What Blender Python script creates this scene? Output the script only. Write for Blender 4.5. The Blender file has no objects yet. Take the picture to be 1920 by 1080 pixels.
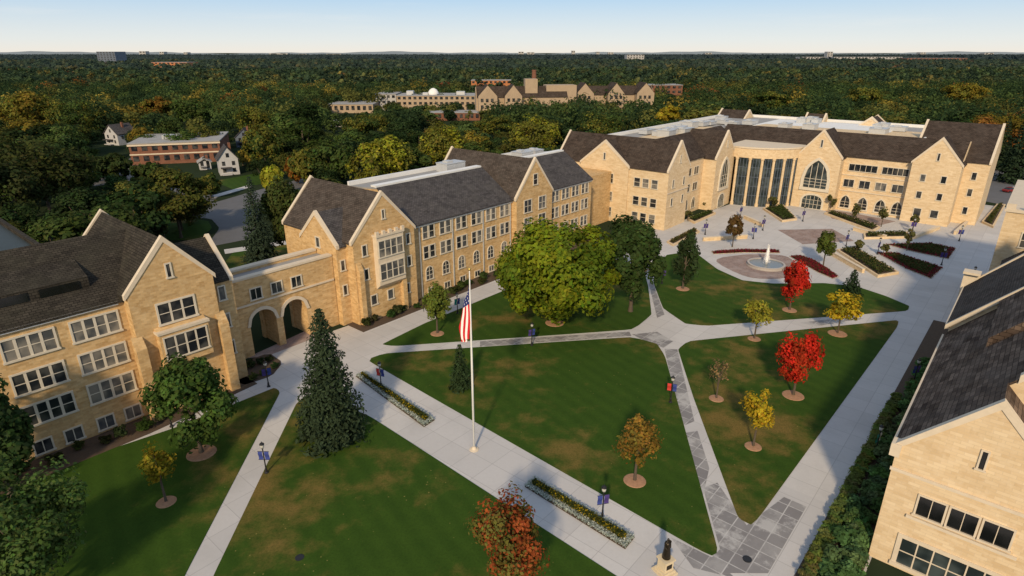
import bpy, math, random
import numpy as np
from mathutils import Vector
sc=bpy.context.scene; COL=sc.collection
random.seed(7); RNG=np.random.default_rng(7)
F=1150.; PT=math.atan(442/F); SP,CP=math.sin(PT),math.cos(PT); CH=40.
AX=math.radians(49.5); ca,sa=math.cos(AX),math.sin(AX)
def W(al,be,z=0.): return (al*ca+be*sa, al*sa-be*ca, z)
def AB(p): return (p[0]*ca+p[1]*sa, p[0]*sa-p[1]*ca)
def P(u,v,z=0.):
    du=(u-960)/F; dv=(v-540)/F; d=SP+dv*CP; fw=CP-dv*SP; t=(CH-z)/d
    return Vector((du*t,fw*t,z))
def HT(p,v):
    dv=(v-540)/F; return CH-p[1]*(SP+dv*CP)/(CP-dv*SP)
def MPP(p): return (p[1]*CP+CH*SP)/F
def proj(x,y,z):
    fw=y*CP+(CH-z)*SP; dn=(CH-z)*CP-y*SP
    return 960+F*x/fw, 540+F*dn/fw

# ------------------------------------------------------------------ materials
def newmat(name):
    m=bpy.data.materials.new(name); m.use_nodes=True
    return m,m.node_tree,m.node_tree.nodes['Principled BSDF']
def nd(nt,t,**kw):
    n=nt.nodes.new(t)
    for k,v in kw.items(): setattr(n,k,v)
    return n
def setin(nt,n,k,v):
    if isinstance(v,bpy.types.NodeSocket): nt.links.new(v,n.inputs[k])
    else:
        if isinstance(v,tuple) and len(v)==3 and n.inputs[k].type=='RGBA': v=(*v,1)
        n.inputs[k].default_value=v
def mix(nt,fac,A,B,blend='MIX'):
    n=nd(nt,'ShaderNodeMix',data_type='RGBA',blend_type=blend)
    setin(nt,n,0,fac); setin(nt,n,6,A); setin(nt,n,7,B); return n.outputs[2]
def math_(nt,op,A,B=0.,C=None):
    n=nd(nt,'ShaderNodeMath',operation=op); setin(nt,n,0,A); setin(nt,n,1,B)
    if C is not None: setin(nt,n,2,C)
    return n.outputs[0]
def noise(nt,vec,scale,detail=4.,rough=.55):
    n=nd(nt,'ShaderNodeTexNoise'); nt.links.new(vec,n.inputs['Vector'])
    n.inputs['Scale'].default_value=scale; n.inputs['Detail'].default_value=detail; n.inputs['Roughness'].default_value=rough
    return n.outputs[0]
def ramp(nt,x,lo,hi):
    n=nd(nt,'ShaderNodeMapRange',interpolation_type='SMOOTHSTEP'); setin(nt,n,0,x); setin(nt,n,1,lo); setin(nt,n,2,hi); return n.outputs[0]
def uvv(nt): return nd(nt,'ShaderNodeTexCoord').outputs['UV']
def posv(nt): return nd(nt,'ShaderNodeNewGeometry').outputs['Position']
def brick(nt,vec,c1,c2,mo,bw,rh,ms,off=.5,bias=0.):
    n=nd(nt,'ShaderNodeTexBrick',offset=off); nt.links.new(vec,n.inputs['Vector'])
    for k,v in (('Color1',c1),('Color2',c2),('Mortar',mo)): setin(nt,n,k,v)
    for k,v in (('Scale',1.),('Mortar Size',ms),('Mortar Smooth',.2),('Bias',bias),('Brick Width',bw),('Row Height',rh)): n.inputs[k].default_value=v
    return n
def plain(name,c,rough=.7,metal=0.,var=.15,sc_=1.5):
    m,nt,b=newmat(name); f=noise(nt,posv(nt),sc_,5)
    col=mix(nt,f,tuple(x*(1-var) for x in c),tuple(min(1,x*(1+var)) for x in c))
    nt.links.new(col,b.inputs['Base Color']); b.inputs['Roughness'].default_value=rough; b.inputs['Metallic'].default_value=metal
    return m
def stone(name,c1,c2,c3,bw,rh,mort,var=(.74,.70,.64)):
    m,nt,b=newmat(name); uv=uvv(nt)
    k=brick(nt,uv,c1,c2,mort,bw,rh,.014)
    k2=brick(nt,uv,(1,1,1),var,(.88,.88,.88),bw*2.37,rh*2,.0,.37)
    col=mix(nt,.8,k.outputs[0],k2.outputs[0],'MULTIPLY')
    f=ramp(nt,noise(nt,uv,1.4,6,.7),.42,.7)
    col=mix(nt,math_(nt,'MULTIPLY',f,.5),col,c3)
    g=ramp(nt,noise(nt,posv(nt),.12,3),.35,.75)
    col=mix(nt,math_(nt,'MULTIPLY',g,.16),col,tuple(x*.6 for x in c3))
    nt.links.new(col,b.inputs['Base Color']); b.inputs['Roughness'].default_value=.85; b.inputs['Specular IOR Level'].default_value=.2
    bp=nd(nt,'ShaderNodeBump'); bp.inputs['Strength'].default_value=.25; bp.inputs['Distance'].default_value=.03
    nt.links.new(k.outputs[1],bp.inputs['Height']); bp.invert=True; nt.links.new(bp.outputs[0],b.inputs['Normal'])
    return m
def shingle(name,c1,c2,c3,bw=.55,rh=.3,dark=(.70,.68,.66)):
    m,nt,b=newmat(name); uv=uvv(nt)
    k=brick(nt,uv,c1,c2,tuple(x*.45 for x in c2),bw,rh,.03,.5,-.1)
    k2=brick(nt,uv,(1.1,1.06,1.03),dark,(.85,.85,.85),bw*1.9,rh*2,.0,.33)
    f=ramp(nt,noise(nt,uv,.35,6,.65),.42,.68)
    col=mix(nt,.9,k.outputs[0],k2.outputs[0],'MULTIPLY')
    col=mix(nt,math_(nt,'MULTIPLY',f,.4),col,c3)
    nt.links.new(col,b.inputs['Base Color']); b.inputs['Roughness'].default_value=.9; b.inputs['Specular IOR Level'].default_value=.08
    bp=nd(nt,'ShaderNodeBump'); bp.inputs['Strength'].default_value=.35; bp.inputs['Distance'].default_value=.04
    nt.links.new(k.outputs[1],bp.inputs['Height']); bp.invert=True; nt.links.new(bp.outputs[0],b.inputs['Normal'])
    return m
M={}
M['tan']=stone('tan_stone',(.70,.475,.235),(.50,.31,.13),(.64,.485,.285),.62,.24,(.54,.40,.22),(.80,.76,.70))
M['cream']=stone('cream_stone',(.74,.59,.39),(.62,.46,.275),(.71,.575,.40),.8,.27,(.58,.46,.32),(.86,.83,.78))
M['slate']=shingle('slate_roof',(.100,.097,.102),(.066,.063,.068),(.098,.092,.088))
M['greybrown']=shingle('grey_brown_slate_roof',(.098,.082,.072),(.060,.050,.044),(.098,.086,.076))
M['slatebrown']=shingle('brown_slate_roof',(.080,.062,.052),(.046,.036,.031),(.086,.070,.060))
M['nearroof']=shingle('brown_grey_shingles',(.185,.140,.110),(.080,.059,.048),(.145,.115,.095),.85,.42,(.40,.36,.33))
M['mossroof']=shingle('old_slate_roof',(.058,.052,.043),(.033,.030,.026),(.052,.049,.036))
M['trim']=plain('limestone_trim',(.61,.52,.40),.8)
M['white']=plain('white_membrane',(.72,.72,.71),.7,0,.12,.4)
M['frame']=plain('window_frame',(.60,.54,.44),.6)
def glassmat(name,lo,hi,r=.08):
    m,nt,b=newmat(name); b.inputs['Roughness'].default_value=r
    nt.links.new(mix(nt,ramp(nt,noise(nt,posv(nt),.45,2),.4,.65),lo,hi),b.inputs['Base Color']); return m
M['glass']=glassmat('window_glass',(.014,.017,.022),(.075,.075,.072))
M['glass2']=glassmat('blind_glass',(.07,.075,.08),(.24,.22,.19),.15)
M['dglass']=glassmat('dark_glass',(.006,.007,.008),(.015,.016,.018),.1)
M['aglass']=glassmat('atrium_glass',(.018,.026,.029),(.060,.078,.082),.07)
M['metal']=plain('grey_metal',(.48,.49,.50),.45,.2)
M['black']=plain('black_iron',(.018,.018,.02),.45,.2)
M['bark']=plain('bark',(.085,.065,.047),.9,0,.4,6)
M['soil']=plain('mulch',(.34,.19,.11),.95,0,.4,4)
M['darksoil']=plain('bed_soil',(.075,.05,.033),.95,0,.4,3)
M['brickred']=stone('red_brick',(.24,.095,.055),(.17,.07,.045),(.20,.10,.07),.5,.2,(.25,.17,.13))
M['orangebrick']=plain('orange_brick',(.42,.16,.06),.8,0,.15,.3)
M['whitesiding']=plain('white_siding',(.44,.44,.45),.7)
M['flatgrey']=plain('flat_roof_grey',(.29,.285,.28),.85,0,.25,.3)
M['darkgreenroof']=plain('dark_green_roof',(.024,.034,.034),.6,0,.3,.6)
M['farwhite']=plain('far_pale_wall',(.38,.37,.36),.8)
M['fartan']=plain('far_tan_wall',(.37,.28,.19),.85,0,.2,.3)
M['fargrey']=plain('far_dark_wall',(.10,.125,.17),.5)
M['bronze']=plain('bronze',(.035,.028,.02),.4,.7)
def concrete(name,c,joint,sz,stain):
    m,nt,b=newmat(name); uv=uvv(nt); p=posv(nt)
    k=brick(nt,uv,c,tuple(x*.91 for x in c),joint,sz,sz,.03,0.)
    k2=brick(nt,uv,(1,1,1),(.90,.90,.91),(1,1,1),sz*4,sz*2,.0,.4)
    f=ramp(nt,noise(nt,p,.16,6,.62),.45,.72); col=mix(nt,math_(nt,'MULTIPLY',f,stain),mix(nt,1.,k.outputs[0],k2.outputs[0],'MULTIPLY'),tuple(x*.6 for x in c))
    g=noise(nt,p,3.,6,.7); col=mix(nt,math_(nt,'MULTIPLY',ramp(nt,g,.35,.75),.22),col,tuple(x*.72 for x in c))
    nt.links.new(col,b.inputs['Base Color']); b.inputs['Roughness'].default_value=.85; b.inputs['Specular IOR Level'].default_value=.25; return m
M['conc']=concrete('concrete_paving',(.55,.535,.525),(.37,.36,.355),3.,.32)
def slabmat():
    m,nt,b=newmat('dark_slab_paving'); uv=uvv(nt); p=posv(nt)
    k=brick(nt,uv,(.20,.19,.19),(.40,.39,.38),(.47,.46,.45),1.5,1.5,.05,0.,-.4)
    f=ramp(nt,noise(nt,p,.5,5,.6),.4,.62); col=mix(nt,math_(nt,'MULTIPLY',f,.55),k.outputs[0],(.18,.17,.17))
    g=ramp(nt,noise(nt,p,.22,6,.7),.5,.6); col=mix(nt,math_(nt,'MULTIPLY',g,.7),col,(.46,.45,.44))
    nt.links.new(col,b.inputs['Base Color']); b.inputs['Roughness'].default_value=.7; return m
M['slab']=slabmat()
m,nt,b=newmat('brick_paver'); k=brick(nt,uvv(nt),(.27,.18,.155),(.18,.125,.115),(.28,.23,.2),.6,.3,.03)
nt.links.new(mix(nt,ramp(nt,noise(nt,posv(nt),.5,4),.4,.7),k.outputs[0],(.31,.245,.225)),b.inputs['Base Color']); b.inputs['Roughness'].default_value=.85; M['paver']=m
m,nt,b=newmat('asphalt'); nt.links.new(mix(nt,noise(nt,posv(nt),.2,6,.7),(.08,.082,.09),(.14,.14,.15)),b.inputs['Base Color']); b.inputs['Roughness'].default_value=.9; M['asphalt']=m
def lawnmat():
    m,nt,b=newmat('lawn_grass'); p=posv(nt)
    big=noise(nt,p,.052,4,.6); mid=noise(nt,p,.35,5,.65); fine=noise(nt,p,6.,4,.7)
    mp=nd(nt,'ShaderNodeMapping'); nt.links.new(p,mp.inputs[0]); mp.inputs['Rotation'].default_value=(0,0,-AX+.25)
    wv=nd(nt,'ShaderNodeTexWave'); nt.links.new(mp.outputs[0],wv.inputs[0]); wv.inputs['Scale'].default_value=.16; wv.inputs['Distortion'].default_value=.6
    col=mix(nt,mid,(.020,.050,.006),(.042,.084,.010))
    col=mix(nt,math_(nt,'MULTIPLY',wv.outputs[1],.28),col,(.050,.098,.012))
    br=ramp(nt,math_(nt,'ADD',math_(nt,'MULTIPLY',big,.75),math_(nt,'MULTIPLY',mid,.3)),.52,.67)
    col=mix(nt,math_(nt,'MULTIPLY',br,.85),col,(.185,.12,.036))  # brown patches paint low sunlight falling on the grass
    col=mix(nt,math_(nt,'MULTIPLY',ramp(nt,fine,.4,.7),.4),col,(.016,.032,.005))
    vo=nd(nt,'ShaderNodeTexVoronoi'); nt.links.new(p,vo.inputs['Vector']); vo.inputs['Scale'].default_value=1.3
    lf=math_(nt,'MULTIPLY',math_(nt,'LESS_THAN',vo.outputs['Distance'],.085),ramp(nt,noise(nt,p,.08,3),.46,.6))
    col=mix(nt,math_(nt,'MULTIPLY',lf,.6),col,(.28,.22,.07))
    nt.links.new(col,b.inputs['Base Color']); b.inputs['Roughness'].default_value=.95; b.inputs['Specular IOR Level'].default_value=.1
    return m
M['lawn']=lawnmat()
m,nt,b=newmat('woodland_floor'); p=posv(nt)
nt.links.new(mix(nt,noise(nt,p,.02,8,.7),(.018,.030,.015),(.036,.048,.028)),b.inputs['Base Color']); b.inputs['Roughness'].default_value=1; b.inputs['Specular IOR Level'].default_value=0; M['ground']=m
def leafmat(name,trans=.38):
    m,nt,b=newmat(name); nt.nodes.remove(b)
    at=nd(nt,'ShaderNodeAttribute',attribute_name='tint'); oi=nd(nt,'ShaderNodeObjectInfo')
    col=mix(nt,1.,at.outputs['Color'],oi.outputs['Color'],'MULTIPLY')
    d=nd(nt,'ShaderNodeBsdfDiffuse'); t=nd(nt,'ShaderNodeBsdfTranslucent'); mx=nd(nt,'ShaderNodeMixShader')
    nt.links.new(col,d.inputs[0]); nt.links.new(col,t.inputs[0]); mx.inputs[0].default_value=trans
    nt.links.new(d.outputs[0],mx.inputs[1]); nt.links.new(t.outputs[0],mx.inputs[2])
    nt.links.new(mx.outputs[0],nt.nodes['Material Output'].inputs[0]); return m
M['leaf']=leafmat('foliage')
m,nt,b=newmat('banner_cloth'); oi=nd(nt,'ShaderNodeObjectInfo'); nt.links.new(oi.outputs['Color'],b.inputs['Base Color']); b.inputs['Roughness'].default_value=.8; M['banner']=m
m,nt,b=newmat('car_paint'); oi=nd(nt,'ShaderNodeObjectInfo'); nt.links.new(oi.outputs['Color'],b.inputs['Base Color']); b.inputs['Roughness'].default_value=.3; M['car']=m
M['globe']=plain('lamp_glass',(.45,.45,.42),.3)
m,nt,b=newmat('fountain_water'); b.inputs['Base Color'].default_value=(.16,.19,.21,1); b.inputs['Roughness'].default_value=.12; M['water']=m
M['spray']=plain('white_spray',(.9,.9,.92),.6)
M['basin']=plain('fountain_stone',(.40,.37,.35),.75)

# ------------------------------------------------------------------ mesh tools
class MB:
    def __init__(s): s.v=[]; s.f=[]
    def poly(s,pts):
        i=len(s.v); s.v+=[tuple(p) for p in pts]; s.f.append(tuple(range(i,i+len(pts))))
    def loops(s,A,B,cap=True):
        i=len(s.v); n=len(A); s.v+=[tuple(p) for p in A]+[tuple(p) for p in B]
        for k in range(n): s.f.append((i+k,i+(k+1)%n,i+n+(k+1)%n,i+n+k))
        if cap: s.f.append(tuple(range(i+n-1,i-1,-1))); s.f.append(tuple(range(i+n,i+2*n)))
    def prism(s,axis,c0,c1,prof):
        g=(lambda c,p:W(c,p[0],p[1])) if axis=='a' else (lambda c,p:W(p[0],c,p[1]))
        s.loops([g(c0,p) for p in prof],[g(c1,p) for p in prof])
    def bab(s,a0,a1,b0,b1,z0,z1): s.prism('a',a0,a1,[(b0,z0),(b1,z0),(b1,z1),(b0,z1)])
    def fbox(s,T,s0,s1,z0,z1,n0,n1):
        s.loops([T(s0,z0,n0),T(s1,z0,n0),T(s1,z0,n1),T(s0,z0,n1)],[T(s0,z1,n0),T(s1,z1,n0),T(s1,z1,n1),T(s0,z1,n1)])
    def box(s,x0,x1,y0,y1,z0,z1):
        s.loops([(x0,y0,z0),(x1,y0,z0),(x1,y1,z0),(x0,y1,z0)],[(x0,y0,z1),(x1,y0,z1),(x1,y1,z1),(x0,y1,z1)])
    def lathe(s,prof,n=16,cx=0,cy=0):
        i=len(s.v)
        for r,z in prof:
            for k in range(n):
                t=2*math.pi*k/n; s.v.append((cx+r*math.cos(t),cy+r*math.sin(t),z))
        for j in range(len(prof)-1):
            for k in range(n): s.f.append((i+j*n+k,i+j*n+(k+1)%n,i+(j+1)*n+(k+1)%n,i+(j+1)*n+k))
        s.f.append(tuple(i+k for k in range(n-1,-1,-1))); j=len(prof)-1; s.f.append(tuple(i+j*n+k for k in range(n)))
    def tube(s,pts,rad,n=7):
        rings=[]
        pts=[Vector(p) for p in pts]
        for k,p in enumerate(pts):
            d=(pts[min(k+1,len(pts)-1)]-pts[max(k-1,0)]).normalized()
            x=d.orthogonal().normalized() if abs(d.z)<.99 else Vector((1,0,0)); x=(x-d*x.dot(d)).normalized(); y=d.cross(x)
            rings.append([p+(x*math.cos(2*math.pi*q/n)+y*math.sin(2*math.pi*q/n))*rad[k] for q in range(n)])
        i=len(s.v)
        for r in rings: s.v+=[tuple(q) for q in r]
        for k in range(len(rings)-1):
            for q in range(n): s.f.append((i+k*n+q,i+k*n+(q+1)%n,i+(k+1)*n+(q+1)%n,i+(k+1)*n+q))
        s.f.append(tuple(i+(len(rings)-1)*n+q for q in range(n)))
    def build(s,name,mat,parent=None,smooth=False,root=None): return mk(name,s.v,s.f,mat,parent,smooth,root)
Z=Vector((0,0,1))
def rootof(o):
    while o is not None and o.parent is not None: o=o.parent
    return o
def mk(name,v,f,mat,parent=None,smooth=False,root=None):
    r=rootof(parent); off=Vector(r.get('_o',(0,0,0))) if r is not None else Vector((0,0,0))
    me=bpy.data.meshes.new(name)
    me.from_pydata([(p[0]-off.x,p[1]-off.y,p[2]-off.z) for p in v],[],f)
    me.materials.append(mat); me.update()
    ul=me.uv_layers.new(name='UVMap').data
    for pl in me.polygons:
        n=pl.normal
        hz=abs(n.z)>.93
        if not hz:
            t=Z.cross(n).normalized(); bt=n.cross(t)
        for li,vi in zip(pl.loop_indices,pl.vertices):
            p=Vector(v[vi]) 
            ul[li].uv=AB(p) if hz else (p.dot(t),p.dot(bt))
        if smooth: pl.use_smooth=True
    o=bpy.data.objects.new(name,me); COL.objects.link(o)
    if parent is not None: o.parent=parent
    return o
def thing(name,label,cat,loc=(0,0,0),group=None,rz=0.,world=False):
    o=bpy.data.objects.new(name,None); COL.objects.link(o); o.location=loc; o.rotation_euler=(0,0,rz)
    o['label']=label; o['category']=cat
    if group: o['group']=group
    if world: o['_o']=tuple(loc)
    return o
def tag(o,label,cat,group=None,kind=None):
    o['label']=label; o['category']=cat
    if group: o['group']=group
    if kind: o['kind']=kind
    return o
def struct(o): o['kind']='structure'; return o
def dup(root,loc,rz=0.,scale=(1,1,1),label=None,group=None):
    r=root.copy(); COL.objects.link(r); r.location=loc; r.rotation_euler=(0,0,rz); r.scale=scale
    if label: r['label']=label
    if group: r['group']=group
    for ch in list(root.children):
        c=ch.copy(); COL.objects.link(c); c.parent=r
        for g in list(ch.children):
            d=g.copy(); COL.objects.link(d); d.parent=c
    return r
def drop(root):
    for c in list(root.children):
        for g in list(c.children): bpy.data.objects.remove(g)
        bpy.data.objects.remove(c)
    bpy.data.objects.remove(root)
def quads(name,Cn,Nr,size,tint,mat,parent=None,asp=.62):
    n=len(Cn); Nr=Nr/np.maximum(np.linalg.norm(Nr,axis=1,keepdims=True),1e-6)
    t=np.cross(Nr,RNG.normal(size=(n,3))); t/=np.maximum(np.linalg.norm(t,axis=1,keepdims=True),1e-6); bt=np.cross(Nr,t)
    s=np.broadcast_to(np.asarray(size,float),(n,))[:,None]
    V=np.stack([Cn-t*s,Cn-bt*s*asp,Cn+t*s,Cn+bt*s*asp],1).reshape(-1,3)
    me=bpy.data.meshes.new(name); me.vertices.add(4*n); me.vertices.foreach_set('co',V.astype(np.float32).ravel())
    me.loops.add(4*n); me.loops.foreach_set('vertex_index',np.arange(4*n,dtype=np.int32))
    me.polygons.add(n); me.polygons.foreach_set('loop_start',np.arange(0,4*n,4,dtype=np.int32))
    me.update(calc_edges=True)
    at=me.attributes.new('tint','FLOAT_COLOR','POINT'); tt=np.ones((n,4),np.float32)
    tt[:,:3]=tint if np.ndim(tint)==2 else np.asarray(tint)[:,None]
    at.data.foreach_set('color',np.repeat(tt,4,axis=0).ravel())
    me.materials.append(mat)
    o=bpy.data.objects.new(name,me); COL.objects.link(o)
    if parent is not None: o.parent=parent
    return o
def ball(n):
    d=RNG.normal(size=(n,3)); d/=np.linalg.norm(d,axis=1,keepdims=True); return d
def crown_pts(n,ncl,rc=.34,shape='round',hollow=.45,smooth=.45,tv=.56):
    """unit crown: xy radius about 1, z -1..1"""
    d=ball(ncl); r=(hollow+(1-hollow)*RNG.random(ncl)**.7)*(1-rc*.75); c=d*r[:,None]
    if shape=='egg': c[:,:2]*=(1.12-.42*(c[:,2:3]+1)/2)
    if shape=='flame': c[:,:2]*=(1.15-.75*(c[:,2:3]+1)/2)
    idx=RNG.integers(0,ncl,n); rr=rc*(.65+.7*RNG.random(ncl))[idx]
    dd=ball(n); dd[:,2]=np.where(RNG.random(n)<.3,np.abs(dd[:,2]),dd[:,2])
    p=c[idx]+dd*(rr*RNG.random(n)**.4)[:,None]
    nr=.5*p+.8*dd+smooth*RNG.normal(size=(n,3)); nr[:,2]+=.25
    tint=(1-tv/2+tv*RNG.random(ncl))[idx]*(.82+.36*RNG.random(n))
    return p,nr,tint,c
def trunk_mesh(h,z1,r0,cl,par,name='trunk'):
    mb=MB(); top=(random.uniform(-.15,.15),random.uniform(-.15,.15),z1)
    mb.tube([(0,0,-.15),(0,0,h*.06),(top[0]*.4,top[1]*.4,z1*.6),top],[r0*1.5,r0,r0*.75,r0*.35],8)
    for c in cl:
        z0=z1*random.uniform(.45,.9)
        mb.tube([(0,0,z0),(c[0]*.45,c[1]*.45,z0+(c[2]-z0)*.6),(c[0]*.92,c[1]*.92,c[2])],[r0*.42,r0*.28,r0*.08],5)
    return mb.build(name,M['bark'],par,True)
def broadleaf(name,label,u,v,vt,wpx,col,n=2600,leaf=.26,tf=.28,shape='round',ncl=26,rc=.34,ring=True,group=None,limbs=9,col2=None,f2=.3):
    p=P(u,v); h=HT(p,vt); w=wpx*MPP(p)
    root=thing(name,label,'tree',p,group)
    z0=h*tf; rz=(h-z0)/2; zc=z0+rz
    q,nr,ti,c=crown_pts(n,ncl,rc,shape)
    jit=np.clip(1+RNG.normal(size=(n,3))*.08,.6,1.4)*ti[:,None]
    if col2 is not None:
        g=np.sin(q[:,0]*4.3+1.7*q[:,2]+random.random()*6)*np.cos(q[:,1]*3.7-2.1*q[:,2])+.45*RNG.normal(size=n)
        k=(g>np.quantile(g,1-f2)); jit[k]*=np.array(col2)/np.array(col)
    q=q*np.array([w/2*.98,w/2*.98,rz*.98])+np.array([0,0,zc])
    nr=nr/np.array([w/2,w/2,rz])*rz
    cl=[(x[0]*w/2,x[1]*w/2,zc+x[2]*rz) for x in c[:limbs]]
    trunk_mesh(h,zc,max(.09,h*.018),cl,root)
    cr=quads('crown',q,nr,leaf*(.7+.6*RNG.random(n)),jit,M['leaf'],root); cr.color=(*col,1)
    if ring:
        mb=MB(); rr=min(1.5,max(.9,w*.2)); mb.lathe([(rr,.052),(rr*.93,.11),(rr*.5,.16),(.1,.18)],20,p.x,p.y); struct(mb.build('mulch_ring',M['soil']))
    return root
def spruce_geo(h,R,n_wh,n_br,k,leaf,pw=.68):
    C=[];Nn=[];T=[];S=[]
    for i in range(n_wh):
        f=(i+.5)/n_wh; z=h*(.05+.95*f); L=R*(1-f)**pw*random.uniform(.9,1.08)
        nb=max(4,int(n_br*(.5+.5*(1-f)))); a0=random.random()*6.28
        for j in range(nb):
            an=a0+6.283*j/nb+random.gauss(0,.12); l=L*random.uniform(.72,1.08)+.12; tn=random.uniform(.7,1.25)
            kk=max(4,int(k*(.35+.65*(1-f))))
            t=RNG.random(kk)**.55
            x=t*l; side=RNG.normal(size=kk)*.17*l*(1-t*.4); zz=z-.26*l*t**1.4+.10*l*t**3+RNG.normal(size=kk)*.07*l
            C.append(np.stack([x*math.cos(an)-side*math.sin(an),x*math.sin(an)+side*math.cos(an),np.maximum(zz,.05)],1))
            nn=RNG.normal(size=(kk,3))*.5; nn[:,2]+=.65; nn[:,0]+=.8*math.cos(an); nn[:,1]+=.8*math.sin(an); Nn.append(nn)
            T.append(tn*(.8+.4*RNG.random(kk))); S.append(leaf*(.7+.6*RNG.random(kk))*(.6+.4*(1-f)))
    return np.concatenate(C),np.concatenate(Nn),np.concatenate(S),np.concatenate(T)
def spruce(name,label,u,v,vt,wpx,col,n_wh=24,n_br=13,k=15,leaf=.42,group=None,pw=.68):
    p=P(u,v); h=HT(p,vt); R=wpx*MPP(p)/2
    root=thing(name,label,'tree',p,group)
    mb=MB(); mb.tube([(0,0,-.1),(0,0,h*.5),(0,0,h*.97)],[h*.02,h*.012,.03],7); mb.build('trunk',M['bark'],root,True)
    C_,N_,S_,T_=spruce_geo(h,R,n_wh,n_br,k,leaf,pw)
    o=quads('crown',C_,N_,S_,T_,M['leaf'],root,.5); o.color=(*col,1); return root

# ------------------------------------------------------------------ building tools
def TB(b0): return lambda s,z,n: W(s,b0+n,z)
def TA(a0): return lambda s,z,n: W(a0-n,s,z)
def gable(B,axis,c0,c1,p0,p1,eave,ridge,rm,wm,pm=None,cap=(1,1),over=.35,wall=True,base=-.5,cw=.42):
    pm=(p0+p1)/2 if pm is None else pm
    if wall:
        mb=MB(); mb.prism(axis,c0,c1,[(p0,base),(p1,base),(p1,eave),(pm,ridge),(p0,eave)]); mb.build('wall',wm,B)
    mb=MB(); r0=c0+(cw if cap[0] else -.02); r1=c1-(cw if cap[1] else -.02)
    for p in (p0,p1):
        sl=(ridge-eave)/(pm-p); sg=-1 if p<pm else 1; ex=p+sg*over; ez=eave+sl*(ex-p)
        mb.prism(axis,r0,r1,[(ex,ez+.03),(pm,ridge+.03),(pm,ridge+.28),(ex,ez+.25)])
    mb.build('roof',rm,B)
    sl0=(ridge-eave)/(pm-p0); sl1=(ridge-eave)/(p1-pm)
    for i,c in enumerate((c0,c1)):
        if not cap[i]: continue
        x0,x1=(c-.1,c+cw) if i==0 else (c-cw,c+.1)
        e=.3; lo=-.12; hi=.46
        mb=MB(); mb.prism(axis,x0,x1,[(p0-e,eave-sl0*e+lo),(pm,ridge+lo),(p1+e,eave-sl1*e+lo),(p1+e,eave-sl1*e+hi),(pm,ridge+hi+.15),(p0-e,eave-sl0*e+hi)])
        mb.build('coping',M['trim'],B)
def arcpts(r,zs,rise,n=7,pointed=False):
    pts=[]
    for i in range(n+1):
        x=-r+r*i/n
        z=math.sqrt(max(0,4*r*r-(x-r)**2))/(1.7320508*r)*rise if pointed else rise*math.sqrt(max(0,1-(x/r)**2))
        pts.append((x,zs+z))
    return pts+[(-x,z) for x,z in pts[-2::-1]]
wr=random.Random(11)
def window(B,T,s,z0,w,h,nx=2,ny=2,arch=0.,pointed=False,fr=.16,mull=.09,frame='frame',glass='glass',proud=.12,blind=.3):
    mb=MB(); s0,s1=s-w/2,s+w/2; z1=z0+h
    mb.fbox(T,s0-fr,s0,z0,z1,-.03,proud); mb.fbox(T,s1,s1+fr,z0,z1,-.03,proud)
    mb.fbox(T,s0-fr-.08,s1+fr+.08,z0-fr,z0-.002,-.03,proud+.08)
    if arch:
        ap=arcpts(w/2,z1,arch,6,pointed); k=(w/2+fr)/(w/2)
        for (x,z),(x2,z2) in zip(ap[:-1],ap[1:]):
            o1=(x*k,z1+(z-z1)*(arch+fr)/arch); o2=(x2*k,z1+(z2-z1)*(arch+fr)/arch)
            mb.loops([T(s+x,z,-.03),T(s+x2,z2,-.03),T(s+o2[0],o2[1],-.03),T(s+o1[0],o1[1],-.03)],[T(s+x,z,proud),T(s+x2,z2,proud),T(s+o2[0],o2[1],proud),T(s+o1[0],o1[1],proud)])
    else: mb.fbox(T,s0-fr,s1+fr,z1+.002,z1+fr,-.03,proud)
    for i in range(1,nx):
        x=s0+w*i/nx; zz=z1+(arch*.85*math.sqrt(max(0,1-((x-s)/(w/2))**2)) if arch else 0)
        mb.fbox(T,x-mull/2,x+mull/2,z0,zz,.0,.075)
    for j in range(1,ny):
        z=z0+h*j/ny; mb.fbox(T,s0,s1,z-.04,z+.04,.0,.068)
    if arch and ny>1: mb.fbox(T,s0,s1,z1-mull*.4,z1+mull*.4,0,.066)
    fo=mb.build('window',M[frame],B)
    pb=MB()
    pts=[(s0,z0),(s1,z0)]+([(s+x,z) for x,z in arcpts(w/2,z1,arch,6,pointed)][::-1] if arch else [(s1,z1),(s0,z1)])
    if glass=='glass' and wr.random()<blind: glass='glass2'
    pb.poly([T(x,z,.03) for x,z in pts]); pb.build('pane',M[glass],fo)
    return fo
def unit(B,a0,b0,z,la,lb,h):
    mb=MB(); mb.bab(a0,a0+la,b0,b0+lb,z,z+h); mb.bab(a0-.1,a0+la+.1,b0-.1,b0+lb+.1,z+h+.003,z+h+.12)
    mb.bab(a0+la*.2,a0+la*.5,b0+lb*.25,b0+lb*.7,z+h+.125,z+h+.45); mb.build('rooftop_unit',M['metal'],B)

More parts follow.
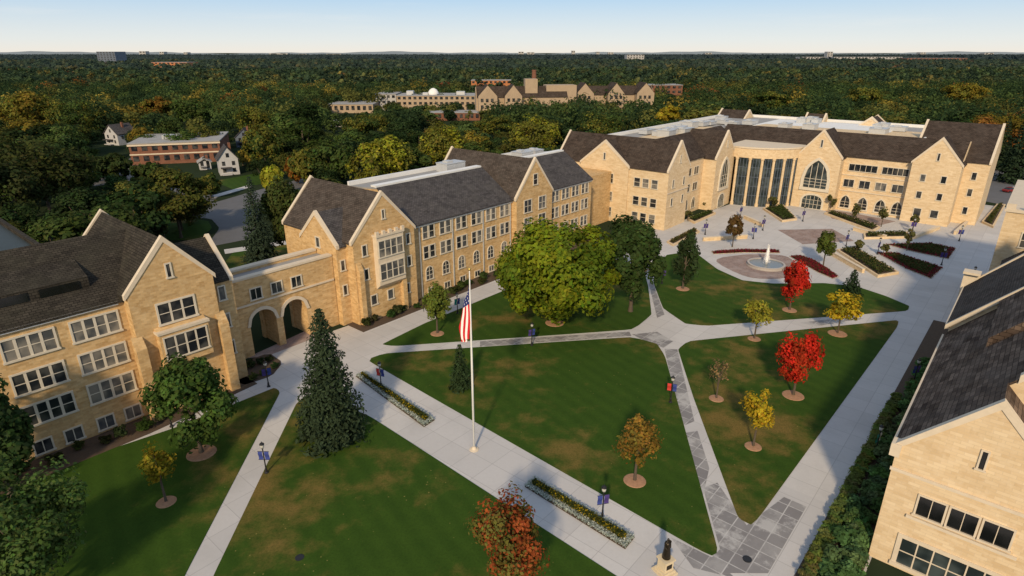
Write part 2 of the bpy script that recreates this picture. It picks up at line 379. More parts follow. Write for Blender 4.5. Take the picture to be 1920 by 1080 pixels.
# ================================================================== SETTING
mb=MB(); mb.poly([(-30000,-300,-.02),(30000,-300,-.02),(30000,40000,-.02),(-30000,40000,-.02)]); struct(mb.build('ground',M['ground']))
mb=MB(); n=160
for i in range(n):
    def hp(j): 
        x=-14000+28000*j/n; return (x,13000-abs(x)*.25,36+13*math.sin(j*.21)+8*math.sin(j*.57+1)+5*math.sin(j*1.7))
    A,B_=hp(i),hp(i+1); mb.poly([(A[0],A[1],-1),(B_[0],B_[1],-1),(B_[0],B_[1],B_[2]),(A[0],A[1],A[2])])
struct(mb.build('hills',plain('hazy_hills',(.19,.24,.31),1,0,.2,.002)))  # base colour tinted blue-grey for distance haze
mb=MB(); mb.poly([W(-30,-80,.004),W(-30,8,.004),W(40,8,.004),W(40,-3,.004),W(112,-3,.004),W(112,-2,.004),W(215,-2,.004),W(215,-60,.004),W(140,-66,.004),W(60,-76,.004)]); struct(mb.build('pavement',M['conc']))
def chaikin(pts,k=2,r=.14):
    for _ in range(k):
        q=[]
        for i in range(len(pts)):
            A,B_=pts[i],pts[(i+1)%len(pts)]; q.append(A+(B_-A)*r); q.append(A+(B_-A)*(1-r))
        pts=q; r=.25
    return pts
def slab(name,px,z,mat,k=2,r=.05,z0=-.01,world=False):
    pts=[Vector(p) for p in px] if world else [P(u,v) for u,v in px]
    if k: pts=chaikin(pts,k,r)
    mb=MB(); mb.loops([(p.x,p.y,z0) for p in pts],[(p.x,p.y,z) for p in pts]); return mb.build(name,mat)
LAWNS=[
 [(60,892),(330,802),(515,727),(526,735),(346,1080),(200,1400),(-400,1300),(-300,1000)],
 [(400,1080),(556,756),(575,742),(690,778),(1155,1080),(1500,1300),(300,1330)],
 [(687,675),(720,663),(1185,632),(1232,645),(1247,668),(1347,1035),(1335,1042),(1312,1032)],
 [(716,646),(795,607),(945,545),(1130,480),(1205,500),(1215,535),(1222,590),(1188,618),(740,649)],
 [(1225,530),(1230,500),(1250,478),(1300,471),(1345,505),(1392,526),(1450,532),(1545,531),(1605,537),(1660,555),(1705,574),(1702,583),(1325,611),(1285,607),(1243,578)],
 [(1271,655),(1290,640),(1685,600),(1683,612),(1422,972),(1408,984),(1384,972),(1300,745)]]
for px in LAWNS: struct(slab('lawn',px,.05,M['lawn']))
struct(slab('lawn',[(415,500),(440,470),(560,455),(575,470),(560,505),(430,520)],.03,M['lawn'],0))
struct(slab('lawn',[(400,340),(480,325),(520,338),(440,356)],.03,M['lawn'],1))
struct(slab('lawn',[(280,425),(330,408),(390,414),(398,428),(370,450),(310,450)],.03,M['lawn'],1,.1))
DP=[[(1185,627),(1232,622),(1262,640),(1244,652),(1210,640)],[(1246,655),(1270,655),(1302,790),(1278,800)],[(1282,812),(1308,808),(1330,878),(1318,930)],
    [(1318,915),(1345,905),(1400,985),(1470,932),(1512,950),(1440,1075),(1345,1075),(1335,1045),(1350,1030)],[(1258,1008),(1335,1045),(1380,1085),(1300,1065)],
    [(1216,530),(1224,530),(1246,590),(1232,596)],[(1500,605),(1560,598),(1620,597),(1530,612)],[(900,640),(1180,622),(1184,630),(900,650)]]
for i,px in enumerate(DP): struct(slab('paving_slabs',px,.010+.004*(i%2),M['slab'],0,z0=.006))
struct(slab('brick_paving',[(1330,486),(1400,476),(1478,478),(1500,505),(1470,524),(1400,522)],.012,M['paver'],2,.2,z0=.005))
struct(slab('brick_paving',[(1458,431),(1560,429),(1602,452),(1505,458)],.012,M['paver'],0,z0=.005))
struct(slab('brick_paving',[(1545,392),(1590,398),(1680,415),(1640,425),(1560,410)],.012,M['paver'],0,z0=.005))
struct(slab('brick_paving',[(460,672),(585,615),(600,630),(500,668)],.012,M['paver'],0,z0=.005))
struct(slab('planting_bed',[W(-30,-73.2),W(31.5,-73.2),W(31.5,-70.2),W(18,-68.9),W(-30,-68.9)],.06,M['darksoil'],0,world=True))
struct(slab('planting_bed',[W(50,-77),W(116,-77),W(116,-72.6),W(50,-72.6)],.06,M['darksoil'],0,world=True))
struct(slab('planting_bed',[W(40,-7.4),W(112,-7.0),W(112,-3.2),W(40,-3.2)],.06,M['darksoil'],0,world=True))
struct(slab('planting_bed',[(440,685),(505,662),(530,680),(510,705),(450,725)],.06,M['darksoil'],1,.15))
struct(slab('drive',[(310,404),(395,382),(470,360),(600,326),(615,348),(500,390),(484,402),(478,446),(385,464),(412,428),(396,410)],.02,M['asphalt'],1,.1))
struct(slab('street',[(120,330),(215,312),(245,296),(300,330),(410,368),(390,385),(270,335),(170,350)],.016,M['asphalt'],0))
struct(slab('parking_lot',[W(222,-13),W(300,-13),W(300,40),W(140,40),W(140,2),W(215,2)],.02,M['asphalt'],0,world=True))
struct(slab('footpath',[(400,366),(470,346),(474,350),(402,371)],.035,M['conc'],0))
struct(slab('footpath',[(420,468),(560,448),(562,455),(422,476)],.035,M['conc'],0))
for (u,v,lab) in ((562,1046,'round iron manhole cover in the grass at the bottom left centre'),(1401,1049,'round iron manhole cover in the dark paving at the bottom right')):
    p=P(u,v); mb=MB(); mb.lathe([(.38,.0),(.38,.065),(.33,.068),(.33,.058),(.28,.058),(.28,.066),(.05,.066)],18,0,0); o=mb.build('manhole_cover',M['black']); o.location=p; tag(o,lab,'manhole cover')

# ================================================================== LEFT HALL (A)
B=thing('stone_hall','tan stone hall at the left edge with a projecting front gable and old slate roof','building',W(10,-80),world=True)
gable(B,'a',-35,24,-89,-73,14.7,20.2,M['mossroof'],M['tan'],cap=(1,0))
gable(B,'a',23,31.8,-82,-73.05,14,18.1,M['mossroof'],M['tan'],cap=(0,1))
gable(B,'b',-90.5,-71.5,19.7,29,15.4,20.6,M['mossroof'],M['tan'])
mb=MB(); mb.bab(-35,17,-122,-89.5,-.5,16.6); mb.build('rear_wing',M['tan'],B)
mb=MB(); mb.bab(-35.3,17.3,-122.3,-89.8,16.61,16.9); mb.build('flat_roof',M['darkgreenroof'],B)
mb=MB(); mb.bab(-35.5,17.6,-122.8,-122.31,16.2,17.6); mb.bab(17.31,17.8,-122.3,-89.8,16.2,17.5); mb.build('parapet',M['mossroof'],B)
unit(B,-4,-100,16.9,3,3,1.2); unit(B,6,-112,16.9,4,3,1.4)
T=TB(-73)
for al in (-7.6,-1.5,4.6,10.7,16.6):
    for zc,hh in ((12.5,2.15),(8.7,2.15),(5.0,2.15)): window(B,T,al,zc-hh/2,4.3,hh,4,2,mull=.26,fr=.2,blind=.6)
    for dx in (-1.4,1.4): window(B,T,al+dx,.5,1.5,1.4,2,1,blind=.6)
for zc in (12.4,8.7,5.): window(B,T,30.3,zc-1,.7,1.7,1,1)
T=TB(-71.5)
window(B,T,24.35,11.2,3.9,2.3,3,2,mull=.22,fr=.22,blind=0)
mb=MB(); mb.prism('a',21.6,27.1,[(-71.5,5.6),(-70.5,6.2),(-70.5,10.3),(-71.5,10.9)]); mb.build('bay',M['tan'],B)
mb=MB(); mb.bab(21.45,27.25,-71.5,-70.35,10.303,10.6); mb.build('bay_cornice',M['trim'],B)
window(B,TB(-70.5),24.35,7.2,4.6,2.6,4,2,mull=.2,blind=0)
window(B,T,24.35,2.2,4.2,2.2,3,2); window(B,T,24.35,16.4,.4,1.5,1,1)
for al in (19.7,29): 
    mb=MB(); mb.bab(al-.55,al+.55,-71.6,-70.7,-.5,9.2); mb.prism('a',al-.55,al+.55,[(-71.6,9.203),(-70.7,9.203),(-71.6,10.6)]); mb.build('buttress',M['tan'],B)
mb=MB(); mb.prism('a',-34,17.5,[(-75.0,15.6),(-75.0,17.5),(-78.9,18.9),(-78.9,16)]); mb.build('shed_dormer',M['mossroof'],B)
for k in range(11):
    x=-33+4.6*k; mb=MB(); mb.bab(x,x+3.6,-75.02,-74.9,16.35,17.25); mb.build('dormer_window',M['dglass'],B)
mb=MB(); mb.bab(-35,19.1,-72.98,-72.7,14.35,14.75); mb.build('gutter',M['metal'],B)

# ================================================================== GATEWAY (B)
B=thing('arched_gateway','tan stone gateway with two open arches linking the left hall to the long hall','gateway',W(39,-80),world=True)
arches=[(35.4,39.3),(40.3,44.2)]; zs,rise,top=4.4,2.0,11.3
for bf,bk in ((-78,-78.9),(-82.1,-83)):
    mb=MB()
    def strip(a0,a1,zl0,zl1): 
        mb.loops([W(a0,bf,zl0),W(a1,bf,zl1),W(a1,bk,zl1),W(a0,bk,zl0)],[W(a0,bf,top),W(a1,bf,top),W(a1,bk,top),W(a0,bk,top)],True)
    x=31.85
    for (s0,s1) in arches:
        strip(x,s0,-.5,-.5); r=(s1-s0)/2; c=(s0+s1)/2; ap=arcpts(r,zs,rise,6)
        for (p0,q0),(p1,q1) in zip(ap[:-1],ap[1:]): strip(c+p0,c+p1,q0,q1)
        x=s1
    strip(x,49.4,-.5,-.5); mb.build('wall',M['tan'],B)
mb=MB(); mb.bab(31.85,35.3,-82.1,-78.9,-.5,10.7); mb.bab(44.3,49.4,-82.1,-78.9,-.5,10.7); mb.bab(39.5,40.1,-82.1,-78.9,-.5,6.88); mb.build('passage_wall',M['tan'],B)
mb=MB(); mb.bab(35.31,44.29,-82.1,-78.9,6.9,7.2); mb.build('ceiling',M['trim'],B)
mb=MB(); mb.bab(31.85,49.4,-82.1,-78.9,10.72,10.9); mb.build('roof_deck',M['flatgrey'],B)
mb=MB(); mb.bab(31.85,49.3,-78.9,-77.85,11.303,11.6); mb.bab(31.85,49.3,-83.1,-82,11.303,11.6); mb.build('coping',M['trim'],B)
mb=MB()
for (s0,s1) in arches:
    r=(s1-s0)/2; c=(s0+s1)/2; ap=arcpts(r,zs,rise,6); ao=arcpts(r+.45,zs,rise+.45,6)
    for i in range(len(ap)-1):
        q=[ap[i],ap[i+1],ao[i+1],ao[i]]; mb.loops([W(c+x,-78.02,z) for x,z in q],[W(c+x,-77.8,z) for x,z in q])
mb.build('arch_trim',M['trim'],B)
T=TB(-78)
for al in (36.9,40.0,43.1): window(B,T,al,8.2,1.5,1.5,2,1)
mb=MB(); mb.bab(31.85,49.2,-77.99,-77.8,7.5,7.75); mb.build('string_course',M['trim'],B)

# ================================================================== LONG HALL (C)
B=thing('stone_hall','long tan stone hall behind the big round maple with oriel bay and white flat roof','building',W(80,-84),world=True)
GB=M['greybrown']
gable(B,'b',-94.2,-75,51.2,63.2,13.5,19.8,GB,M['tan'])
gable(B,'a',49.5,56,-86.3,-76.9,12.9,17.1,M['slate'],M['tan'],cap=(1,0))
gable(B,'b',-98.4,-75,89.2,100.6,13.6,20.3,GB,M['tan'])
def mansard(B,c0,c1):
    mb=MB(); mb.prism('a',c0,c1,[(-76.2,-.5),(-76.2,13.3),(-84,18.4),(-92,17.6),(-92,-.5)]); mb.build('wall',M['tan'],B)
    mb=MB(); mb.prism('a',c0,c1,[(-75.8,13.06),(-84,18.43),(-84,18.7),(-75.8,13.3)]); mb.build('roof',M['slate'],B)
    mb=MB(); mb.prism('a',c0,c1,[(-84.05,18.35),(-84.05,18.6),(-92,17.95),(-92,17.65)]); mb.build('flat_roof',M['flatgrey'],B)
    mb=MB(); mb.bab(c0,c1,-85.6,-84.2,18.62,18.95); mb.bab(c0,c1,-92.3,-91.8,17.6,18.7); mb.build('parapet',M['white'],B)
    mb=MB(); mb.bab(c0,c1,-76.18,-75.95,12.8,13.05); mb.build('gutter',M['metal'],B)
mansard(B,63.2,89.2); mansard(B,100.6,117)
mb=MB(); mb.bab(117,132,-92,-80,-.5,12.5); mb.build('link',M['tan'],B)
unit(B,82,-89.5,18.2,5,3,1.6); unit(B,104,-89,18.2,4,3,1.3); unit(B,110,-90,18.1,3,3,1.1)
T=TB(-76.2)
for i in range(6):
    al=67.3+3.93*i
    for dx in (-.72,.72):
        window(B,T,al+dx,10.55,1.05,2.1,1,2,blind=.45); window(B,T,al+dx,7.0,1.05,2.1,1,2,blind=.45)
    window(B,T,al-.2,3.1,1.5,1.5,2,2,arch=.75); window(B,T,al,.35,1.3,1.0,2,1)
for i in range(4):
    al=103.2+3.7*i
    for z in (10.55,7.,3.1):
        for dx in (-.72,.72): window(B,T,al+dx,z,1.05,2.1,1,2,blind=.45)
for al in (65.2,72.9,80.8,88.6):
    mb=MB(); mb.bab(al-.08,al+.08,-76.19,-76.0,.2,12.8); mb.build('downpipe',M['metal'],B)
T=TB(-75)
mb=MB(); mb.prism('a',54.9,60.1,[(-75,5.0),(-74,5.8),(-74,13.6),(-75,13.6)]); mb.build('oriel',M['trim'],B)
mb=MB(); mb.bab(54.75,60.25,-75,-73.85,13.603,13.95)
for k in range(5): mb.bab(54.8+k*1.25,55.35+k*1.25,-74.3,-73.9,13.95,14.5)
mb.build('battlement',M['trim'],B)
for z in (6.7,10.4): window(B,TB(-74),57.5,z,4.6,2.5,4,2,mull=.2)
for al in (54.2,57.5,60.9): window(B,T,al,2.7,1.0,1.5,1,1)
for z in (11,7.2): window(B,T,53.2,z,.7,1.6,1,1); window(B,T,61.8,z,.7,1.6,1,1)
window(B,T,57.2,16.1,.4,1.3,1,1)
for al in (53.4,61.6):
    mb=MB(); mb.bab(al-1.9,al-1.1,-75.1,-74.3,-.5,9); mb.prism('a',al-1.9,al-1.1,[(-75.1,9.003),(-74.3,9.003),(-75.1,10.4)]); mb.build('buttress',M['tan'],B)
for al in (92.6,97.2):
    window(B,T,al,10.4,2.2,2.4,2,2); window(B,T,al,6.8,2.2,2.4,2,2)
window(B,T,94.9,15.6,1.2,2.,1,2); window(B,T,94.9,2.2,3.,3.,3,2,arch=1.2,pointed=True)
T=TA(49.5)
for s,z in ((-84.2,9.2),(-81.5,12),(-81.5,8.2),(-79,9.2),(-79,5.2),(-81.5,4.5)): window(B,T,s,z,.9,1.5,1,1)
window(B,TB(-76.9),50.4,9,.6,1.5,1,1); window(B,TB(-76.9),50.4,5,.6,1.5,1,1)

# ================================================================== BIG HALL (D+E)
B=thing('campus_hall','large cream stone hall around the plaza with brown roofs and curved glass atrium','building',W(160,-60),world=True)
RM=M['slatebrown']; WM=M['cream']
gable(B,'b',-97,-64.8,132,142.9,14.2,20.2,RM,WM)
gable(B,'a',131.6,139,-89.2,-75.3,13.9,19.4,RM,WM,cap=(1,0))
mb=MB(); mb.prism('a',142.9,182.4,[(-68,-.5),(-68,14.4),(-75,19.3),(-88.6,18.4),(-88.6,-.5)]); mb.build('wall',WM,B)
mb=MB(); mb.prism('a',142.9,184,[(-67.6,14.15),(-75,19.33),(-75,19.6),(-67.6,14.4)]); mb.build('roof',RM,B)
gable(B,'b',-75,-64.5,158.2,170.2,14,20.2,RM,WM,cap=(0,1))
mb=MB(); mb.prism('b',-68.2,-13.9,[(182,-.5),(182,14.5),(189,19.4),(224,18.4),(224,-.5)]); mb.build('wall',WM,B)
mb=MB(); mb.prism('b',-75,-14,[(181.6,14.25),(189,19.43),(189,19.7),(181.6,14.5)]); mb.build('roof',RM,B)
gable(B,'a',178.5,188,-50.2,-39.4,14.2,20.6,RM,WM,cap=(1,0))
gable(B,'a',180,188.5,-23.8,-13.6,14.8,20.6,RM,WM,cap=(1,0))
gable(B,'b',-25,-8.6,186.2,209,15.2,23.,RM,WM,pm=197.6)
gable(B,'b',-90,-80,214,226,17,21,RM,WM); gable(B,'b',-62,-56,219,226,18,21,RM,WM); gable(B,'a',218,226,-46,-38,18,21.2,RM,WM)
mb=MB(); mb.bab(143.5,224.2,-88.8,-75.2,18.4,18.75); mb.bab(189.2,224.2,-75.19,-24,18.4,18.75); mb.build('flat_roof',M['flatgrey'],B)
mb=MB(); mb.bab(143.5,224.6,-89.4,-88.85,18,19.6); mb.bab(224.25,224.8,-88.8,-24,18,19.6); mb.bab(189.2,224,-24,-23.6,18.1,19.6); mb.build('parapet',M['white'],B)
rr=random.Random(3)
mb=MB(); mb.bab(196,221,-70,-34,18.76,19.0); mb.build('roof_membrane',M['white'],B)
for k in range(26):
    x=rr.uniform(150,215); y=rr.uniform(-86,-78) if x<186 else rr.uniform(-84,-34); unit(B,x,y,19.003,rr.uniform(2,6),rr.uniform(2,4),rr.uniform(.8,1.8))
Q0,Q1=(169.6,-63.4),(180.6,-49.6)
def Q(t,o=0.): 
    s=3.2*4*t*(1-t)+o; return (Q0[0]+(Q1[0]-Q0[0])*t-.78*s, Q0[1]+(Q1[1]-Q0[1])*t+.62*s)
S=24
ptsO=[Q(i/S,.3) for i in range(S+1)]; back=[(186,-50.5),(186,-67),(170,-67)]
mb=MB(); mb.loops([W(x,y,13.2) for x,y in ptsO+back],[W(x,y,15.7) for x,y in ptsO+back]); mb.build('atrium_band',WM,B)
ptsC=[Q(i/S,.55) for i in range(S+1)]
mb=MB(); mb.loops([W(x,y,15.703) for x,y in ptsC+back],[W(x,y,16.1) for x,y in ptsC+back]); mb.build('atrium_roof',M['trim'],B)
mb=MB()
for i in range(S): 
    A_,B2=Q(i/S),Q((i+1)/S); mb.poly([W(*A_,-.1),W(*B2,-.1),W(*B2,13.25),W(*A_,13.25)])
gl=mb.build('glass_wall',M['aglass'],B)
mb=MB()
for i in range(S+1):
    if i%4==0: continue
    c=W(*Q(i/S,.03)); mb.box(c[0]-.05,c[0]+.05,c[1]-.05,c[1]+.05,0,13.2)
for z in (3.,5.5,8.,10.6):
    for i in range(S):
        A_,B2=Q(i/S,.04),Q((i+1)/S,.04); A3,B3=Q(i/S,.0),Q((i+1)/S,.0)
        mb.loops([W(*A_,z),W(*B2,z),W(*B3,z),W(*A3,z)],[W(*A_,z+.1),W(*B2,z+.1),W(*B3,z+.1),W(*A3,z+.1)])
mb.build('mullion_grid',M['fargrey'],gl)
for i in range(0,S+1,4):
    c=W(*Q(i/S,.05)); mb=MB(); mb.lathe([(.5,-.2),(.5,.8),(.36,.85),(.36,12.6),(.5,12.8),(.5,13.19)],10,c[0],c[1]); mb.build('pilaster',WM,B)
T=TA(131.6)
for z in (9.7,5.2,1.3):
    for s in (-84.6,-82.4,-80.2): window(B,T,s,z,1.5,2.2,1,2)
window(B,T,-82.2,15.2,.5,1.6,1,1)
T=TA(132)
for z in (9.7,5.2,1.3):
    for s in (-72.9,-70.6,-68.2): window(B,T,s,z,1.5,2.,1,2)
T=TB(-64.8)
for z in (10,5.6): window(B,T,134.6,z,.9,1.8,1,1); window(B,T,140.2,z,.9,1.8,1,1)
window(B,T,137.4,15.6,.5,1.6,1,1)
mb=MB(); mb.bab(132,142.9,-64.79,-64.6,8.8,9.05); mb.build('string_course',M['trim'],B)
T=TB(-68)
for s in (145.5,149.7,154): window(B,T,s,10.2,2.6,1.9,2,1); window(B,T,s,6.,2.6,1.9,2,1); window(B,T,s,1.2,1.9,1.6,2,1,arch=1.2,pointed=True)
window(B,TB(-64.5),164.2,5.6,5.,3.2,4,3,arch=4.4,pointed=True,fr=.7,glass='aglass',proud=.3,mull=.13)
window(B,TB(-64.5),164.2,.1,3.6,2.2,4,1,arch=1.3,fr=.4,glass='aglass')
window(B,TA(178.5),-44.8,5.7,5.8,2.4,4,3,arch=5.,pointed=True,fr=.8,glass='aglass',proud=.3,mull=.13)
window(B,TA(178.5),-44.8,.1,5.,2.3,5,2,arch=1.3,fr=.5,glass='aglass')
window(B,TA(178.5),-44.8,16.6,.45,1.8,1,1); window(B,TB(-64.5),164.2,16.4,.45,1.6,1,1)
T=TA(182)
window(B,T,-34.7,10.8,6.6,1.7,5,1,blind=0); window(B,T,-27.3,10.8,5.8,1.7,5,1,blind=0)
for s in (-37.4,-33.6,-29.8,-26.): window(B,T,s,6.5,2.4,1.9,2,1)
for s in (-37.4,-33.2,-29.,-25.2): window(B,T,s,.9,2.2,1.5,2,2,arch=1.7,pointed=True,fr=.3)
mb=MB(); mb.fbox(T,-39.3,-23.9,5.3,5.55,0,.15); mb.fbox(T,-39.3,-23.9,9.5,9.75,0,.15); mb.build('string_course',M['trim'],B)
T=TA(180)
for z in (10.4,6.2): window(B,T,-20.9,z,1.,1.6,1,1); window(B,T,-16.6,z,1.,1.6,1,1)
window(B,T,-20.4,1.8,1.5,1.8,1,1); window(B,T,-16.8,1.8,1.5,1.8,1,1)
window(B,T,-18.7,15.6,.45,1.7,1,1)
T=TA(186.2)
for z in (11,7,2.5): window(B,T,-11.3,z,.9,1.7,1,1)

# ================================================================== RIGHT HALL (F)
B=thing('stone_hall','cream stone hall in the right foreground with big shingle roof and white copings','building',W(70,5),world=True)
NR=M['nearroof']; sl=5.7/5.35
gable(B,'a',50.6,54.6,-3.3,7.4,11,16.7,NR,M['cream'],cap=(1,0))
gable(B,'a',54.5,78,-3.3,21.9,11,24.42,NR,M['cream'],cap=(0,0))
gable(B,'a',78,94,-3.3,21.9,12.1,25.5,M['greybrown'],M['cream'],cap=(0,1))
mb=MB()
mb.prism('a',54.35,54.9,[(2.6,11+sl*5.9-.1),(9.3,11+sl*12.6-.1),(9.3,11+sl*12.6+.6),(2.6,11+sl*5.9+.6)]); mb.build('coping',M['trim'],B)
mb=MB(); mb.prism('a',66,77.9,[(.2,11+sl*3.5+.1),(7.5,11+sl*10.8+.1),(7.5,11+sl*10.8+1.4),(.2,11+sl*3.5+1.2)]); mb.build('roof_step',NR,B)
mb=MB(); mb.prism('a',77.7,78.05,[(-3.7,11.5),(9.3,25.3),(9.3,25.85),(-3.7,12.05)]); mb.build('coping',M['trim'],B)
mb=MB(); mb.bab(50.7,77.6,-3.75,-3.32,10.45,10.95); mb.bab(78.1,94,-3.75,-3.32,11.5,12.0); mb.build('gutter',M['trim'],B)
mb=MB(); mb.bab(93.4,94.3,-4,-2.4,-.5,13.8); mb.bab(92.8,94.4,-4.1,-2.3,13.803,14.1); mb.build('parapet',M['trim'],B)
mb=MB(); mb.bab(112,140,-2,18,-.5,18.6); mb.build('tower_wall',M['cream'],B)
mb=MB(); mb.bab(111.8,140.2,-2.2,18.2,18.603,19.0)
for k in range(9): mb.bab(111.85,112.5,-2.1+2.2*k,-1.+2.2*k,19.003,19.8)
mb.build('battlement',M['trim'],B)
mb=MB(); mb.bab(94,112,0,18,-.5,11.5); mb.build('link_wall',M['cream'],B)
gable(B,'a',94.2,112,-.5,20,11.5,21,M['greybrown'],M['cream'],cap=(0,0),wall=False)
T=TA(112)
for z in (9.5,13.8): window(B,T,1.2,z,1.2,2,1,2)
T=TA(50.6)
for s in (-.15,1.92,4.0): window(B,T,s,5.75,1.72,1.75,2,1,mull=.05,fr=.14,frame='trim',glass='dglass')
mb=MB(); mb.fbox(T,-1.55,5.5,5.2,5.45,0,.2); mb.fbox(T,-3.4,7.5,8.9,9.15,.002,.16); mb.build('string_course',M['trim'],B)
window(B,T,1.95,.6,6.6,2.5,6,2,mull=.10,fr=.35,frame='trim',glass='aglass')
window(B,T,1.95,11.5,.32,1.5,1,1,frame='trim',glass='dglass',fr=.12)
mb=MB(); mb.bab(50.35,51.5,-3.7,-3.0,10.2,11.3); mb.build('kneeler',M['trim'],B)

# ================================================================== BACKGROUND BUILDINGS
def flat_building(name,label,u0,u1,vb,vt,depth,mat,roofm,nwin,rows,rot=0.,winh=1.5,cat='building',winw=.55):
    pL,pR=P(u0,vb),P(u1,vb); c=(pL+pR)/2; L=(pR-pL).length; h=HT(c,vt)
    B=thing(name,label,cat,c,rz=rot)
    mb=MB(); mb.box(-L/2,L/2,0,depth,-.5,h); mb.build('wall',mat,B)
    mb=MB(); mb.box(-L/2-.3,L/2+.3,-.3,depth+.3,h+.003,h+.35); mb.build('roof',roofm,B)
    for j in range(rows):
        for i in range(nwin):
            x=-L/2+L*(i+.5)/nwin; w=L/nwin*winw/2; z=h*(j+.35)/rows
            mb=MB(); mb.box(x-w,x+w,-.12,-.03,z,z+h/rows*.5); mb.build('window',M['glass'],B)
    return B,L,h
B,L,h=flat_building('brick_building','two storey red brick building with pale flat roof beyond the drive',258,410,306,268,30,M['brickred'],M['flatgrey'],9,2,.30)
mb=MB(); mb.box(-L/2-.15,L/2+.15,-.16,-.02,h*.47,h*.53); mb.build('stone_band',M['trim'],B)
mb=MB(); mb.box(-L/2-.4,L/2+.4,-.45,-.02,h-.7,h-.1); mb.build('cornice',M['trim'],B)
for bx in ((-6,-2,10,14,1.8),(4,7,16,19,1.5)):
    mb=MB(); mb.box(bx[0],bx[1],bx[2],bx[3],h+.36,h+bx[4]); mb.build('rooftop_unit',M['metal'],B)
def house(name,label,u,vb,wpx,vt,rot,wall,roofm,eavef=.58):
    p=P(u,vb); w=wpx*MPP(p); h=HT(p,vt); e=h*eavef; d=w*1.15
    B=thing(name,label,'house',p,rz=rot)
    def xp(c0,c1,prof): 
        m=MB(); m.loops([(q[0],c0,q[1]) for q in prof],[(q[0],c1,q[1]) for q in prof]); return m
    xp(0,d,[(-w/2,-.3),(w/2,-.3),(w/2,e),(0,h),(-w/2,e)]).build('wall',wall,B)
    m=xp(-.4,d+.4,[(-w/2-.5,e-.5*(h-e)/(w/2)+.02),(0,h+.02),(0,h+.3),(-w/2-.5,e-.5*(h-e)/(w/2)+.3)]); m2=xp(-.4,d+.4,[(w/2+.5,e-.5*(h-e)/(w/2)+.02),(0,h+.02),(0,h+.3),(w/2+.5,e-.5*(h-e)/(w/2)+.3)])
    k=len(m.v); m.v+=m2.v; m.f+=[tuple(i+k for i in f) for f in m2.f]; rf=m.build('roof',roofm,B)
    m=MB(); m.box(w*.15,w*.15+.8,d*.5,d*.5+.8,h*.7,h+1.); m.build('chimney',M['brickred'],rf)
    for x,z in ((-.25,.12),(.25,.12),(-.25,.55),(.25,.55),(0,1.05)):
        m=MB(); m.box(x*w-.5,x*w+.5,-.1,-.02,z*e+.3,z*e+1.7); m.build('window',M['glass'],B)
    for y in (.25,.6):
        m=MB(); m.box(w/2+.02,w/2+.1,y*d-.5,y*d+.5,e*.55,e*.55+1.4); m.build('window',M['glass'],B)
    m=MB(); m.box(-w*.4,w*.1,-1.8,-.01,.2,.5); m.build('porch',wall,B)
    m=MB(); m.box(-w*.42,w*.12,-2,-.02,e*.45,e*.5); m.build('porch_roof',roofm,B)
    return B
house('house','white two storey house among dark trees at far left',212,272,34,235,-.4,M['whitesiding'],M['slate'])
house('house','white gabled house right of the flat brick building',432,328,34,276,.5,M['whitesiding'],M['slate'])
house('house','small white garage between the brick building and the gabled house',386,318,20,298,.5,M['whitesiding'],M['flatgrey'],.7)
house('house','dark grey house half hidden by trees above the white gabled house',460,276,30,243,.3,M['fargrey'],M['slate'])
def wing(B,L,D,e,h,x0,y0,axis,wall,roofm):
    if axis=='x': prof=[(y0,-.5),(y0+D,-.5),(y0+D,e),(y0+D/2,h),(y0,e)]; g=lambda c_,q:(c_,q[0],q[1]); c0,c1=x0,x0+L
    else: prof=[(x0,-.5),(x0+L,-.5),(x0+L,e),(x0+L/2,h),(x0,e)]; g=lambda c_,q:(q[0],c_,q[1]); c0,c1=y0,y0+D
    m=MB(); m.loops([g(c0,q) for q in prof],[g(c1,q) for q in prof]); m.build('wall',wall,B)
    m=MB(); q=[prof[4],prof[3],prof[2]]; s=[(q[0][0]-.4,q[0][1]-.35),(q[1][0],q[1][1]+.05),(q[2][0]+.4,q[2][1]-.35),(q[2][0]+.4,q[2][1]+.0),(q[1][0],q[1][1]+.5),(q[0][0]-.4,q[0][1]+.0)]
    m.loops([g(c0+.4,t) for t in s],[g(c1-.4,t) for t in s]); m.build('roof',roofm,B)
pc=P(1070,220); B=thing('dormitory','long tan dormitory with several gables rising above the trees in mid distance','building',pc,rz=.12)
ft=M['fartan']
wing(B,60,13,13,19,-62,0,'x',ft,M['slatebrown']); wing(B,62,13,13,18,0,18,'x',ft,M['slatebrown'])
for x0,y0,w_ in ((-61,-6,12),(-44,-5,11),(6,12,12),(28,12,11),(48,12,12)): wing(B,w_,16,14,20.5,x0,y0,'y',ft,M['slatebrown'])
m=MB(); m.box(-30,-22,2,10,-.5,24); m.build('tower',ft,B); m=MB(); m.box(-16,4,3,16,-.5,20); m.build('tower',ft,B)
for x0,y0 in ((-61,-6),(-44,-5),(6,12),(28,12),(48,12)):
    for k in range(3):
        for j in range(3):
            m=MB(); m.box(x0+1.5+3.2*k,x0+3.2+3.2*k,y0-.12,y0-.03,2.5+4*j,4.6+4*j); m.build('window',M['glass'],B)
flat_building('office_building','orange brick block catching the sun above the distant trees',884,958,174,151,20,M['orangebrick'],M['flatgrey'],9,3)
B,L,h=flat_building('white_building','long pale flat roofed building with a small white dome in mid distance',745,902,209,180,30,M['fartan'],M['flatgrey'],16,3)
m=MB(); m.lathe([(4,h),(4,h+1),(3.6,h+2.4),(2.6,h+3.8),(1.2,h+4.7),(.05,h+5)],16,-L*.08,10); m.build('dome',M['white'],B,True)
for bx in ((-.4,-.32,8,14,3),(.2,.3,8,14,2.6),(-.2,-.14,6,10,2)):
    m=MB(); m.box(L*bx[0],L*bx[1],bx[2],bx[3],h+.36,h+bx[4]); m.build('rooftop_unit',M['metal'],B)
